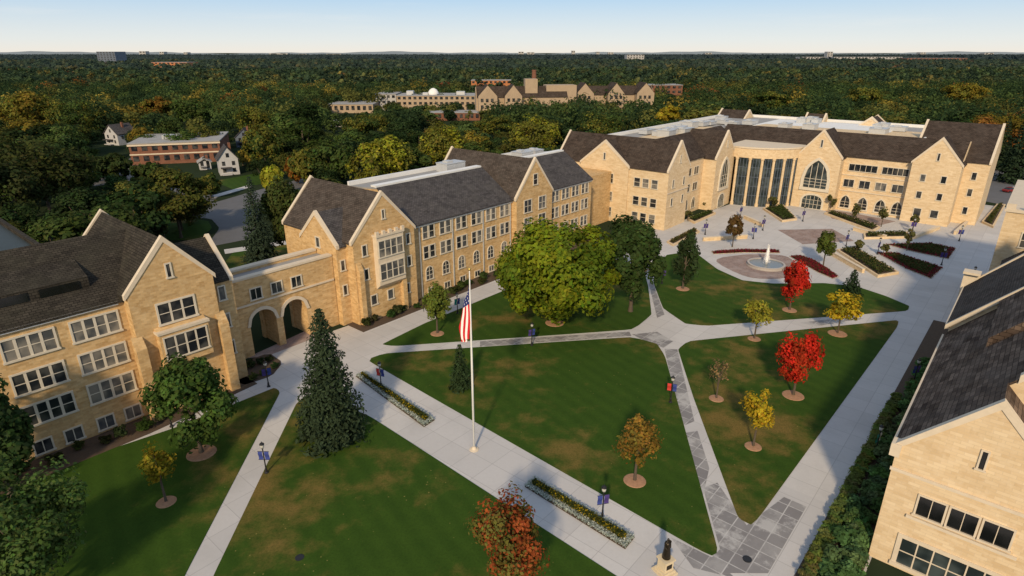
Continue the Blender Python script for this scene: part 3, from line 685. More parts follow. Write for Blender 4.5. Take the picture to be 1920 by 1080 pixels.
flat_building('white_building','paler wing at the left end of the domed flat roofed building',706,744,207,177,26,M['farwhite'],M['flatgrey'],4,3)
flat_building('low_building','low grey flat roofed building left of the domed building',615,700,212,196,30,M['fartan'],M['flatgrey'],8,1)
flat_building('low_building','long low brown building just below the domed building',800,900,226,212,18,M['brickred'],M['flatgrey'],10,1)
flat_building('low_building','small pale building peeking out of the trees below the low grey building',612,650,238,230,14,M['farwhite'],M['white'],4,1)
flat_building('office_building','red brick block at the right end of the gabled dormitory',1205,1278,186,160,24,M['brickred'],M['flatgrey'],7,3)
pq=P(1001,178); o=MB(); hq=HT(pq,131); o.lathe([(2.6,-.3),(2.4,hq*.5),(2.1,hq-1),(2.4,hq-.9),(2.4,hq)],14); o=o.build('chimney_stack',M['brickred']); o.location=pq; tag(o,'tall red brick chimney stack above the tan dormitory','chimney')
flat_building('tower_block','dark blue glass tower block standing alone at far left horizon',186,220,123,97,60,M['fargrey'],M['fargrey'],6,8)
flat_building('apartment_block','orange brick apartment block in the far woods right of the glass tower',283,352,130,117,60,M['orangebrick'],M['flatgrey'],9,3)
flat_building('apartment_block','grey slab block at the horizon right of centre',1175,1207,118,103,60,M['farwhite'],M['farwhite'],6,4)
flat_building('tower_block','pale tower in the middle of the far right complex',1549,1559,116,97,30,M['farwhite'],M['farwhite'],2,6)
flat_building('apartment_block','long white apartment block left of the pale far right tower',1502,1546,117,107,60,M['farwhite'],M['farwhite'],8,3)
flat_building('apartment_block','long white apartment block right of the pale far right tower',1562,1690,117,107,60,M['farwhite'],M['farwhite'],20,3)
flat_building('apartment_block','rusty brick block at the far right end of the horizon',1700,1812,118,109,60,M['brickred'],M['flatgrey'],16,2)
for i,(u0,u1,vt) in enumerate([(262,274,96),(300,308,97),(345,352,98),(505,540,100),(560,575,101),(612,640,101),(972,982,97),(988,1002,98),(1072,1078,95),(1118,1124,97),(1140,1150,98),(1322,1334,99),(1845,1862,99),(1725,1735,98)]):
    B,_,_=flat_building('distant_building','small pale block on the hazy far skyline',u0,u1,105,vt,80,M['farwhite'],M['farwhite'],2,2); B['group']='buildings on the far skyline'

# ================================================================== TREES (foreground)
broadleaf('maple_tree','very large round yellow green maple in front of the long hall',1040,606,400,252,(.17,.21,.018),28000,.36,.03,'round',120,.20,True,limbs=16,col2=(.105,.155,.018),f2=.4)
broadleaf('shade_tree','dark green tall tree just right of the big round maple',1182,584,386,130,(.046,.078,.024),11000,.33,.08,'egg',56,.24,False,limbs=12)
spruce('spruce_tree','big dark blue green spruce beside the walk in front of the gateway',626,822,578,134,(.046,.070,.038),40,20,34,.25,pw=.66)
broadleaf('shade_tree','mid green tree in front of the left hall gable',378,850,655,176,(.075,.128,.030),10000,.25,.10,'egg',54,.24,True,col2=(.055,.095,.025),f2=.35)
broadleaf('shade_tree','dark green tree cut by the left edge of the picture before the left hall',22,930,690,150,(.046,.08,.028),8000,.30,.08,'egg',44,.26,False)
broadleaf('shade_tree','large green tree in the bottom left corner',70,1130,885,290,(.074,.122,.034),14000,.18,.1,'round',60,.24,False)
broadleaf('young_tree','small sparse yellow tree on the lower left lawn',312,942,832,76,(.26,.22,.024),1000,.18,.30,'round',18,.34)
broadleaf('young_tree','small light green tree by the walk left of the flagpole top',820,626,528,64,(.13,.165,.032),2200,.24,.18,'egg',24,.32)
spruce('spruce_tree','little dark spruce on the central lawn left of the flagpole',864,728,645,44,(.040,.068,.03),22,12,18,.2)
broadleaf('young_tree','sparse orange brown tree on the central lawn above the flower bed',1190,902,765,106,(.24,.145,.030),1700,.17,.22,'egg',30,.28,col2=(.15,.12,.03),f2=.35)
broadleaf('maple_tree','rusty red young maple at the bottom centre edge',955,1108,924,160,(.28,.075,.025),6200,.16,.12,'round',44,.27,col2=(.13,.12,.03),f2=.42)
broadleaf('young_tree','bright yellow tree on the triangular right lawn nearest the camera',1412,838,730,74,(.46,.34,.028),1400,.18,.28,'egg',22,.30)
broadleaf('maple_tree','scarlet maple in the middle of the triangular right lawn',1487,742,615,98,(.52,.034,.020),3200,.21,.20,'egg',34,.28,col2=(.36,.045,.018),f2=.35)
broadleaf('young_tree','nearly bare little brown tree on the triangular right lawn',1343,748,663,56,(.21,.15,.075),280,.15,.25,'egg',12,.36,limbs=12)
broadleaf('young_tree','yellow green sapling on the path between the upper lawns',1414,636,552,60,(.28,.27,.038),1500,.21,.26,'egg',20,.32)
broadleaf('young_tree','golden yellow spreading tree at right end of the cross path',1570,626,545,84,(.46,.34,.026),2200,.23,.26,'round',26,.30,col2=(.28,.24,.03),f2=.3)
broadleaf('maple_tree','scarlet maple on the lawn below the fountain',1480,582,485,66,(.48,.032,.020),2800,.24,.2,'egg',28,.30,col2=(.33,.04,.018),f2=.35)
broadleaf('young_tree','slender olive green tree standing right of the fountain',1543,500,428,46,(.09,.115,.026),2000,.27,.16,'egg',20,.30,False)
spruce('spruce_tree','small dark spruce on the lawn above the golden tree',1594,552,505,42,(.03,.054,.026),16,11,14,.26)
broadleaf('young_tree','dark conical tree on the lawn left of the fountain',1280,542,425,62,(.042,.068,.028),3600,.28,.08,'flame',30,.26)
broadleaf('young_tree','small reddish brown tree at the left side of the plaza',1373,463,402,42,(.12,.075,.028),1800,.26,.18,'egg',18,.32,False)
spruce('spruce_tree','tall blue green spruce behind the gateway beside the drive',492,502,330,68,(.046,.070,.046),34,15,20,.34)
broadleaf('shade_tree','dull green tree against the left end of the long hall',546,486,322,96,(.066,.086,.026),6500,.34,.12,'egg',38,.26,False)
broadleaf('shade_tree','broad olive tree standing on the island inside the drive loop',340,446,308,164,(.105,.11,.026),8000,.40,.16,'round',50,.23,False,col2=(.06,.08,.022),f2=.4)
broadleaf('shade_tree','narrow dark tree left of the broad olive tree by the drive',312,462,372,50,(.05,.062,.022),2500,.34,.12,'flame',22,.28,False)
YG=(.27,.275,.030); DG=(.065,.098,.027); OL=(.15,.15,.030)
BGT=[
 ('bright yellow green tree behind the white flat roof of the long hall',716,366,248,142,YG,OL),
 ('dark green tree right of the bright yellow green tree behind the long hall roof',775,352,275,84,DG,None),
 ('tall yellowish tree rising behind the middle of the long hall',832,330,226,112,OL,YG),
 ('round green tree behind the middle gable of the long hall',900,332,258,96,DG,OL),
 ('broad olive yellow tree behind the right end of the long hall',1000,300,214,140,OL,YG),
 ('wide dark olive tree behind the left wing of the big hall',1130,268,206,120,DG,OL),
 ('small golden tree above the left end of the white roof of the big hall',1251,238,196,56,(.34,.27,.03),None),
 ('dark green tree behind the left end of the long hall roof',628,348,258,100,DG,None),
 ('olive tree left of the bright yellow green tree behind the long hall',580,352,272,72,OL,DG),
 ('large dark tree mass at the left side above the left hall',95,400,240,200,(.055,.066,.022),None),
 ('round dark tree at the left edge beyond the left hall roof',18,430,285,160,(.046,.058,.022),None),
 ('dark green tree between the white house and the brick building street',222,352,284,78,(.042,.060,.02),None),
 ('round dark tree in front of the left end of the brick building',282,362,297,60,(.046,.062,.02),DG),
 ('yellow tinged tree by the street right of the white gabled house',500,322,230,80,OL,DG),
 ('small bright tree in front of the white gabled house',516,376,306,46,YG,None),
 ('small round tree beside the drive below the white gabled house',395,372,322,52,DG,OL),
 ('deep orange tree in the strip behind the drive',560,345,288,46,(.22,.10,.022),DG),
 ('tall olive tree at the centre of the wood left of the domed building',480,262,188,84,OL,DG),
 ('orange tinted tree above the far white house',300,225,178,60,(.19,.11,.024),OL),
 ('golden crowned tree near the left edge of the wood',60,255,168,110,(.19,.145,.027),OL),
 ('big green tree at the left edge of the wood right of the golden crowned tree',150,262,180,110,DG,OL),
 ('broad dark tree in the wood above the brick building',365,238,178,96,DG,None),
 ('wide yellow green tree below the domed building',690,262,208,100,OL,DG),
 ('round olive tree in the wood below the gabled dormitory',930,262,212,94,OL,DG),
 ('yellow green tree beyond the white roof of the big hall at right',1620,205,160,80,OL,DG),
 ('dark round tree beyond the middle of the white roof of the big hall',1440,212,170,90,DG,OL),
 ('golden tree at the right edge of the wood beyond the big hall',1800,200,150,90,(.24,.19,.03),OL)]
for lab,u,vb,vt,wp,c,c2 in BGT:
    broadleaf('shade_tree',lab,u,vb,vt,wp,c,5500,.5 if vb>260 else .75,.06,'round',46,.25,False,col2=c2,f2=.35)
spruce('spruce_tree','dark tall spruce right of the big hall at the right edge',1896,342,205,60,(.03,.05,.027),24,13,14,.7)
spruce('spruce_tree','second dark spruce just left of the spruce at the right edge',1868,318,222,44,(.034,.054,.027),20,12,14,.6)
for i,(u,v,vt) in enumerate([(1555,398,360),(1600,415,380),(1652,425,382),(1710,432,398),(1447,392,366),(1325,392,372),(1605,475,446),(1655,480,455),(1700,470,430),(1290,415,395)]):
    broadleaf('young_tree','small grey green sapling standing in a plaza planter by the big hall',u,v,vt,22,(.11,.11,.04),420,.26,.25,'egg',10,.36,False,group='saplings on the plaza',limbs=4)

def proto_tree(kind):
    root=thing('broadleaf_tree','x','tree',(0,0,-500))
    n=2600; q,nr,ti,c=crown_pts(n,36,.27,kind,smooth=.3,tv=.7); q=q*np.array([.5,.5,.47])+np.array([0,0,.52])
    mb=MB(); mb.tube([(0,0,-.02),(0,0,.3),(.01,0,.7)],[.03,.022,.01],6)
    for x in c[:5]: mb.tube([(0,0,.2),(x[0]*.3,x[1]*.3,.4),(x[0]*.5,x[1]*.5,.52+x[2]*.4)],[.013,.008,.003],4)
    mb.build('trunk',M['bark'],root)
    quads('crown',q,nr,.030*(.7+.6*RNG.random(n)),np.clip(1+RNG.normal(size=(n,3))*.07,.6,1.4)*ti[:,None],M['leaf'],root)
    return root
PROT=[proto_tree(k) for k in ('round','egg','round','egg','round','egg')]
PAL=[('dark green',(.032,.056,.020)),('green',(.058,.088,.024)),('olive',(.105,.110,.027)),('golden',(.20,.155,.028)),('orange',(.20,.095,.024)),('rust red',(.16,.055,.022))]
CLEAR=[(300,402,262,290,222),(192,236,236,260,280),(416,452,278,310,205),(378,396,299,308,212),(447,472,245,260,300),(905,1235,150,176,395),(705,902,176,187,440),(884,956,150,162,640),(625,695,195,203,430),(810,890,212,219,360),(1210,1276,158,170,560),
       (402,470,376,436,140),(236,256,298,316,225),(995,1008,128,160,600),(186,220,96,112,1800),(1860,1920,340,362,185),(1172,1208,100,112,2000),(1500,1812,95,110,2500),(283,352,114,124,1500),(618,642,228,234,300)]
for lab,u,vb,vt,wp,c,c2 in BGT:
    Yt=P(u,vb).y; CLEAR.append((u-wp*.33,u+wp*.33,vt,vt+(vb-vt)*.5,Yt-20))
BGP=[(P(t[1],t[2]),t[4]*MPP(P(t[1],t[2]))/2) for t in BGT]
DRV=[P(u,v) for u,v in [(395,390),(430,400),(440,420),(430,440),(470,372),(240,300),(260,318)]]
def blocked(x,y,r,h):
    al,be=AB((x,y))
    if -80<al<234 and -106<be<60: return True
    if al<36 and be>-128: return True
    if 205<al<310 and -16<be<60: return True
    u,v=proj(x,y,0); _,vt=proj(x,y,h); ru=r/(y*CP+CH*SP)*F
    if y<560:
        for q in DRV:
            if abs(x-q[0])<8 and abs(y-q[1])<8: return True
        for q,rq in BGP:
            if math.hypot(x-q.x,y-q.y)<(rq+r)*.55: return True
    for (a0,a1,v0,v1,Y) in CLEAR:
        if y<Y+25 and u+ru*.8>a0 and u-ru*.8<a1 and v>v0 and vt<v1: return True
    return False
def pick(x,y,far=1.):
    g=.5+.5*math.sin(x*.011+1.3*math.sin(y*.006))*math.cos(y*.008+x*.003)
    side=min(1,abs(x)/(y*.55+40))
    w=[.52-.2*g,.32,.11+.15*g,(.02+.09*g*side)*far,(.005+.009*side)*far,.003*far]; s=sum(w); r=random.random()*s
    for k,q in enumerate(w):
        r-=q
        if r<0: return k
    return 0
cand=[]
s=13.
for iy in range(0,42):
    y0=100+iy*s
    lim=(y0*CP+CH*SP)*1030/F
    for ix in range(int(-lim/s),int(lim/s)+1):
        x=ix*s+random.uniform(-5,5); y=y0+random.uniform(-5,5)
        r=random.uniform(5.8,12.2); h=random.uniform(.8,1.15)*(6+r*1.05)
        if blocked(x,y,r,h):
            r*=.6; h*=.5
            if blocked(x,y,r,h): continue
        cand.append((x,y,r,h,pick(x,y)))
cand.sort(key=lambda c:c[1])
IND=cand[:228]; REST=cand[228:]
for (x,y,r,h,k) in IND:
    u,v=proj(x,y,h*.6)
    zone=('in the wood left of the drive' if u<330 else 'in the strip of trees around the drive and brick building' if u<600 else 'in the wood behind the long hall' if u<1080 else 'in the wood behind the big cream hall')
    lab=f'{PAL[k][0]} tree {zone}'
    t=dup(random.choice(PROT),(x,y,0),random.random()*6.28,(r*2.1,r*2.1,h),lab,f'{PAL[k][0]} trees {zone}')
    for c in t.children:
        if c.name.startswith('crown'):
            j=random.uniform(.7,1.5); c.color=(PAL[k][1][0]*j,PAL[k][1][1]*j*random.uniform(.92,1.05),PAL[k][1][2]*j,1)
for t in PROT: drop(t)
def wood(name,label,trees,k,leaf,asp=.7,haze=0.,sm=.3):
    tm=[]
    for _ in range(8):
        q,nr,ti,c=crown_pts(k,max(5,k//8),.32,'round',smooth=sm,tv=.45); q=q*np.array([1,1,.47])+np.array([0,0,.53]); tm.append((q,nr,ti))
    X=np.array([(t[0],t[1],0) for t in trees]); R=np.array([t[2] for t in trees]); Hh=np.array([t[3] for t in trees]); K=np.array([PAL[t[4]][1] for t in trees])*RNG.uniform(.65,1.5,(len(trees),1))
    K=K*(1-haze)+np.array([.056,.080,.084])*haze  # aerial haze mixed into leaf colour, stronger in farther belts
    idx=RNG.integers(0,8,len(trees))
    Q_=np.stack([t[0] for t in tm])[idx]; Nn=np.stack([t[1] for t in tm])[idx]; Ti=np.stack([t[2] for t in tm])[idx]
    Sx=np.stack([R,R,Hh],1)[:,None,:]
    C_=(X[:,None,:]+Q_*Sx).reshape(-1,3); col=(K[:,None,:]*Ti[:,:,None]).reshape(-1,3)
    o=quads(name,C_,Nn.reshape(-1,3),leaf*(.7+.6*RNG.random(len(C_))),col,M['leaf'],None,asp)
    tag(o,label,'woodland',kind='stuff'); return o
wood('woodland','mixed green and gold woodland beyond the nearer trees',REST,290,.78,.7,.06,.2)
def ring(y0,y1,s,rr,hh):
    out=[]; y=y0
    while y<y1:
        lim=(y*CP+CH*SP)*1010/F
        for i in range(int(-lim/s),int(lim/s)+1):
            x=i*s+random.uniform(-.45,.45)*s; yy=y+random.uniform(-.45,.45)*s; r=random.uniform(*rr); h=random.uniform(*hh)
            if yy<3000 and blocked(x,yy,r,h): continue
            out.append((x,yy,r,h,pick(x*.6,yy*.6,.5)))
        y+=s
    return out
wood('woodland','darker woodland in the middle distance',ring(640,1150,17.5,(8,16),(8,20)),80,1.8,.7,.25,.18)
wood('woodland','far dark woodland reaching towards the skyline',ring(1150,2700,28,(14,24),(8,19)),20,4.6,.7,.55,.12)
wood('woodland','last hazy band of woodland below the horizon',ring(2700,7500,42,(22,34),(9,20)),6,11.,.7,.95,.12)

# ================================================================== SHRUBS AND BEDS
def shrub_proto(n,leaf,ncl,kind):
    root=thing('shrub','x','shrub',(0,0,-500)); q,nr,ti,c=crown_pts(n,ncl,.36,kind); q=q*np.array([.5,.5,.5])+np.array([0,0,.5])
    mb=MB()
    for x in c[:5]: mb.tube([(0,0,-.05),(x[0]*.25,x[1]*.25,.3),(x[0]*.45,x[1]*.45,.5+x[2]*.45)],[.03,.02,.008],4)
    mb.build('stem',M['bark'],root)
    quads('foliage',q,nr,leaf*(.7+.6*RNG.random(n)),ti,M['leaf'],root); return root
SH=[shrub_proto(560,.085,16,'round'),shrub_proto(560,.075,14,'flame')]
def shrub(al,be,w,h,col,label,group,kind=0,p=None):
    loc=W(al,be,.05) if p is None else (p.x,p.y,.05)
    t=dup(SH[kind],loc,random.random()*6.28,(w,w,h),label,group)
    for c in t.children:
        if c.name.startswith('foliage'): c.color=(*[x*random.uniform(.8,1.2) for x in col],1)
for i in range(22):
    shrub(52+i*1.95+random.uniform(-.4,.4),-73.8+random.uniform(-.9,.6),random.uniform(1.3,2.2),random.uniform(1,1.9),(.048,.072,.022),'dark green shrub in the bed along the foot of the long hall','shrubs along the long hall')
for i in range(16):
    shrub(-6+i*2.2+random.uniform(-.4,.4),-70.8+random.uniform(-.8,.8) if i<13 else -69.6,random.uniform(1.3,2.2),random.uniform(.9,1.7),(.048,.072,.022),'dark green shrub in the bed along the foot of the left hall','shrubs along the left hall')
for u,v in ((455,700),(472,690),(488,684),(505,677),(515,690),(495,702),(475,712)):
    shrub(0,0,random.uniform(1.2,1.7),random.uniform(.8,1.3),(.05,.07,.024),'low shrub in the corner bed left of the gateway path','shrubs by the gateway',p=P(u,v))
for i in range(78):
    shrub(44.5+i*.62+random.uniform(-.3,.3),-4.6+random.uniform(-1.1,.9),random.uniform(1.9,2.7),random.uniform(1.2,1.9),(.10,.175,.062),'green evergreen shrub in the bed beside the right hall','evergreens along the right hall',0 if i%3 else 1)  # foliage colour lightened because the right hall's shadow falls here
for i in range(60):
    shrub(44+i*.62,-6.6+random.uniform(-.1,.1),1.55,1.05,(.17,.205,.06),'low olive hedge shrub on the walk side of the right hall bed','hedge shrubs along the right walk')  # hedge albedo raised to offset the same building shadow
for t in SH: drop(t)
def inpoly(n,pts):
    xs=[p[0] for p in pts]; ys=[p[1] for p in pts]; out=[]
    while len(out)<n:
        x=random.uniform(min(xs),max(xs)); y=random.uniform(min(ys),max(ys)); c=False; j=len(pts)-1
        for i in range(len(pts)):
            if (pts[i][1]>y)!=(pts[j][1]>y) and x<(pts[j][0]-pts[i][0])*(y-pts[i][1])/(pts[j][1]-pts[i][1])+pts[i][0]: c=not c
            j=i
        if c: out.append((x,y))
    return np.array(out)
def inset(pts,k):
    c=sum((Vector((p[0],p[1],0)) for p in pts),Vector())/len(pts); return [c+(Vector((p[0],p[1],0))-c)*k for p in pts]
def cover(name,pts,n,z,h,leaf,cols,parent):
    xy=inpoly(n,pts); hh=RNG.random(n)**.7*h; C_=np.column_stack([xy,z+hh]); Nn=RNG.normal(size=(n,3))*.5; Nn[:,2]+=.9
    cc=np.array(cols)[RNG.integers(0,len(cols),n)]*(.75+.5*RNG.random((n,1)))
    o=quads(name,C_,Nn,leaf*(.6+.8*RNG.random(n)),cc,M['leaf'],parent); o['kind']='stuff'; return o
def insetw(pts,d):
    n=len(pts); out=[]; c=sum((Vector((p[0],p[1],0)) for p in pts),Vector())/n
    L=[]
    for i in range(n):
        A=Vector((pts[i][0],pts[i][1],0)); B_=Vector((pts[(i+1)%n][0],pts[(i+1)%n][1],0)); e=(B_-A).normalized(); nn=Vector((-e.y,e.x,0))
        if nn.dot(c-A)<0: nn=-nn
        L.append((A+nn*d,e))
    for i in range(n):
        (A,e),(B_,f)=L[i-1],L[i]; den=e.x*f.y-e.y*f.x
        if abs(den)<1e-3: out.append(B_); continue
        t=((B_.x-A.x)*f.y-(B_.y-A.y)*f.x)/den; out.append(A+e*t)
    return out
def bed(name,label,pts,inner,cols_in,cols_out,n,leaf,h=.5,kerb=True,bw=None):
    c=sum((Vector((p[0],p[1],0)) for p in pts),Vector())/len(pts); B=thing(name,label,'flower bed',c,world=True)
    mb=MB(); mb.loops([(p[0],p[1],0) for p in pts],[(p[0],p[1],.06) for p in pts]); mb.build('soil',M['darksoil'],B)
    for nm,pp,cols,nn,hh in (('border_plants',pts,cols_out,n,h*.6),('flowers',insetw(pts,bw) if bw else inset(pts,inner),cols_in,n,h)):
        o=cover(nm,pp,nn,.06,hh,leaf,cols,B); o.location=(-c.x,-c.y,0)
    if kerb:
        mb=MB(); i_=inset(pts,.985)
        for i in range(len(pts)):
            j=(i+1)%len(pts); mb.loops([(pts[i][0],pts[i][1],0),(pts[j][0],pts[j][1],0),(i_[j].x,i_[j].y,0),(i_[i].x,i_[i].y,0)],[(pts[i][0],pts[i][1],.12),(pts[j][0],pts[j][1],.12),(i_[j].x,i_[j].y,.12),(i_[i].x,i_[i].y,.12)])
        mb.build('kerb',M['trim'],B)
    return B
def pxr(l): return [P(u,v) for u,v in l]
silver=[(.44,.48,.44),(.52,.56,.52),(.30,.36,.30)]; gold=[(.05,.065,.018),(.045,.06,.016),(.04,.05,.015),(.50,.36,.02),(.055,.07,.02),(.07,.085,.025)]
bed('flower_bed','long flower bed with silver edging and yellow flowers left of the flagpole',pxr([(667,706),(682,699),(815,788),(795,801)]),.80,gold,silver,5200,.10,.6,False,.5)
bed('flower_bed','long flower bed with silver edging and yellow flowers near the statue',pxr([(984,913),(1002,897),(1190,1008),(1172,1030)]),.80,gold,silver,6000,.09,.6,False,.5)
crim=[(.27,.026,.045),(.21,.018,.034),(.13,.03,.03),(.06,.07,.025)]; grn=[(.06,.085,.024),(.045,.065,.02)]; brn=[(.11,.09,.036),(.06,.07,.024)]
bed('flower_bed','thin crimson flower bed behind the fountain',pxr([(1334,472),(1395,469),(1460,470),(1462,475),(1396,474),(1338,477)]),.9,crim,crim,1500,.14,.4)
bed('flower_bed','curved crimson flower bed right of the fountain',pxr([(1480,481),(1500,479),(1530,490),(1572,519),(1562,523),(1535,512),(1508,497)]),.85,crim,crim,2000,.14,.4)
bed('flower_bed','crimson edged triangular bed on the right of the plaza',pxr([(1643,474),(1680,474),(1768,502),(1745,523),(1700,505)]),.72,grn+brn,crim,2600,.16,.4,bw=1.1)
bed('flower_bed','crimson edged bed above the triangular bed on the plaza',pxr([(1658,458),(1745,456),(1792,466),(1778,486),(1720,474)]),.72,grn+brn,crim,2400,.16,.4,bw=1.1)
def planter(label,l,cols,h=.55,n=1200,g=.7):
    pts=pxr(l); c=sum(pts,Vector())/len(pts); B=thing('planter',label,'planter',c,world=True)
    i_=insetw(pts,.35); mb=MB()
    for i in range(len(pts)):
        j=(i+1)%len(pts); mb.loops([(pts[i].x,pts[i].y,0),(pts[j].x,pts[j].y,0),(i_[j].x,i_[j].y,0),(i_[i].x,i_[i].y,0)],[(pts[i].x,pts[i].y,h),(pts[j].x,pts[j].y,h),(i_[j].x,i_[j].y,h),(i_[i].x,i_[i].y,h)])
    mb.build('wall',M['cream'],B); mb=MB(); mb.poly([(p.x,p.y,h-.1) for p in i_]); mb.build('soil',M['darksoil'],B)
    o=cover('plants',insetw(pts,.7),n,h-.1,g,.2,cols,B); o.location=(-c.x,-c.y,0)
planter('stone planter with a green hedge between fountain and crimson edged beds',[(1568,471),(1602,466),(1685,514),(1645,521)],grn+brn,.5,1800)
planter('dark green planter in front of the glass atrium',[(1430,393),(1468,386),(1494,413),(1466,417)],grn,.5,1600)
planter('low stone planter along the foot of the big hall by the right portal',[(1545,402),(1560,399),(1650,428),(1636,436)],brn+grn,.5,1400)
planter('short stone planter in the middle right of the plaza',[(1618,440),(1702,438),(1704,447),(1620,449)],brn+grn,.5,900)
planter('stone planter at the foot of the left wing of the big hall',[(1288,412),(1328,397),(1342,402),(1302,420)],grn,.5,900)
planter('stone planter with dry plants right of the plaza by the right hall',[(1840,418),(1868,385),(1885,386),(1862,428)],brn+grn,.5,900)
planter('low planter left of the fountain lawn beside the big hall',[(1250,455),(1300,430),(1312,436),(1262,462)],brn,.4,700)
def low_wall(label,u0,v0,u1,v1,h=.8,t=.5):
    A_,B_=P(u0,v0),P(u1,v1); d=(B_-A_).normalized(); n=Vector((-d.y,d.x,0))*t/2
    mb=MB(); q=[A_-n,B_-n,B_+n,A_+n]; mb.loops([(p.x,p.y,-.1) for p in q],[(p.x,p.y,h) for p in q])
    n2=n*1.25; q=[A_-n2-d*.06,B_-n2+d*.06,B_+n2+d*.06,A_+n2-d*.06]; c=(A_+B_)/2
    B=thing('low_wall',label,'wall',c,world=True); mb.build('wall',M['cream'],B); mb=MB(); mb.loops([(p.x,p.y,h+.003) for p in q],[(p.x,p.y,h+.12) for p in q]); mb.build('coping',M['trim'],B)
low_wall('low cream seat wall left of the crimson bed behind the fountain',1318,452,1400,447); low_wall('low cream seat wall between the hedge planter and the brick square',1558,478,1618,512)
low_wall('low cream wall right of the brick square on the plaza',1600,432,1660,448); low_wall('low cream wall at the right side of the plaza near the right hall',1790,440,1830,405)
low_wall('low cream wall by the foot of the glass atrium left side',1395,410,1430,425); low_wall('low cream wall right of the short planter',1712,448,1760,430)

# ================================================================== OBJECTS
pf=P(1436,498); B=thing('fountain','round stone fountain with a white water jet on the brick circle','fountain',pf)
mb=MB(); mb.lathe([(3.7,0),(3.7,.12),(3.5,.12),(3.5,.42),(3.6,.44),(3.6,.56),(3.2,.56),(3.2,.2)],40); mb.build('basin',M['basin'],B)
mb=MB(); mb.lathe([(3.19,.2),(3.19,.40),(.01,.41)],40); mb.build('water',M['water'],B)
mb=MB(); mb.lathe([(.3,.4),(.3,.5),(.16,.55),(.08,.7)],12); mb.build('nozzle',M['metal'],B)
mb=MB(); mb.lathe([(.30,.6),(.34,1.2),(.30,2.0),(.24,2.9),(.15,3.7),(.03,4.2)],9); jt=mb.build('water_jet',M['spray'],B,True)
n=1100; t=RNG.random(n)**.8; an=RNG.random(n)*6.28; rr_=(.18+.65*(1-t)**1.5)*RNG.random(n)**.5
o=quads('spray',np.column_stack([rr_*np.cos(an),rr_*np.sin(an),.5+3.9*t]),RNG.normal(size=(n,3)),.05+.05*RNG.random(n),np.ones(n)*.9,M['leaf'],B)
def lamp_proto():
    B=thing('lamp_post','x','lamp post',(0,0,-500))
    mb=MB(); mb.lathe([(.22,0),(.22,.12),(.13,.2),(.11,.6),(.07,.7),(.055,2.9),(.1,2.95),(.1,3.02)],10); mb.build('post',M['black'],B)
    mb=MB(); mb.lathe([(.1,3.03),(.17,3.1),(.21,3.3),(.18,3.45),(.12,3.5)],12); lg=mb.build('lantern',M['globe'],B,True)
    mb=MB(); mb.lathe([(.25,3.45),(.2,3.58),(.05,3.66),(.03,3.8)],10); mb.build('cap',M['black'],lg)
    for s_ in (-1,1):
        for z in (2.62,1.62):
            mb=MB(); mb.box(min(.06*s_,.6*s_),max(.06*s_,.6*s_),-.015,.015,z,z+.03); mb.build('bracket',M['black'],B)
        mb=MB(); N_=6
        for k in range(N_):
            z0=1.65+.97*k/N_; z1=1.65+.97*(k+1)/N_; y0=.05*math.sin(k*1.1); y1=.05*math.sin((k+1)*1.1)
            mb.poly([(.1*s_,y0,z0),(.55*s_,y0+.02,z0),(.55*s_,y1+.02,z1),(.1*s_,y1,z1)])
        mb.build('banner',M['banner'],B)
    return B
LP=lamp_proto()
BC={'red':(.50,.035,.025),'blue':(.025,.045,.22),'purple':(.05,.03,.17),'teal':(.02,.26,.22),'white':(.6,.6,.6)}
LAMPS=[(1129,972,'blue','purple','black lamp post with purple banners beside the flower bed near the statue'),(715,726,'red','blue','lamp post with a red banner beside the left flower bed'),
 (504,725,'purple','blue','lamp post at the corner bed left of the big spruce'),(500,887,'blue','blue','lamp post with blue banners on the diagonal path at lower left'),
 (997,648,'purple','blue','lamp post on the cross path right of the flagpole'),(1257,755,'red','blue','lamp post with red and blue banners on the narrow path between lawns'),
 (858,588,'teal','blue','lamp post on the walk in front of the long hall'),(1241,532,'blue','purple','lamp post on the path right of the dark green tree'),
 (1640,852,'teal','white','lamp post with a teal banner beside the right hall bed'),(1820,535,'teal','blue','lamp post with teal banner at right near the far end of the right walk'),
 (322,800,'blue','purple','lamp post in the path before the left hall gable'),(1712,720,'blue','purple','lamp post beside the right walk near the middle of the right hall')]
PL=[(1430,432),(1388,408),(1322,440),(1586,462),(1765,497),(1798,452),(1710,437),(1645,477),(1505,415),(1412,448)]
def lamp(u,v,c1,c2,label,group=None):
    t=dup(LP,P(u,v),random.uniform(-.5,.8),(1,1,1),label,group); k=0
    for c in t.children:
        if c.name.startswith('banner'): c.color=(*BC[(c1,c2)[k]],1); k+=1
for l in LAMPS: lamp(*l)
for i,(u,v) in enumerate(PL): lamp(u,v,'purple','blue' if i%2 else 'purple','black lamp post with dark blue banners on the far plaza','lamp posts on the plaza')
drop(LP)
# flagpole and flag
pp=P(889,843); hp_=HT(pp,508)
B=thing('flagpole','tall white flagpole standing on the main walk','flagpole',pp)
mb=MB(); mb.lathe([(.12,0),(.11,hp_*.5),(.055,hp_-.1),(.05,hp_)],12); mb.build('pole',M['white'],B,True)
mb=MB(); mb.lathe([(.5,0),(.5,.08),(.3,.12),(.2,.35),(.15,.4)],16); mb.build('base',M['trim'],B)
mb=MB(); mb.lathe([(.02,hp_),(.14,hp_+.08),(.17,hp_+.2),(.12,hp_+.3),(.01,hp_+.36)],12); mb.build('finial',plain('gold_ball',(.6,.42,.12),.3,.8),B,True)
m,nt,b=newmat('flag_cloth'); sp=nd(nt,'ShaderNodeSeparateXYZ'); nt.links.new(uvv(nt),sp.inputs[0]); fu,fv=sp.outputs[0],sp.outputs[1]
st=math_(nt,'GREATER_THAN',math_(nt,'MODULO',math_(nt,'MULTIPLY',fv,13.),2.),1.)
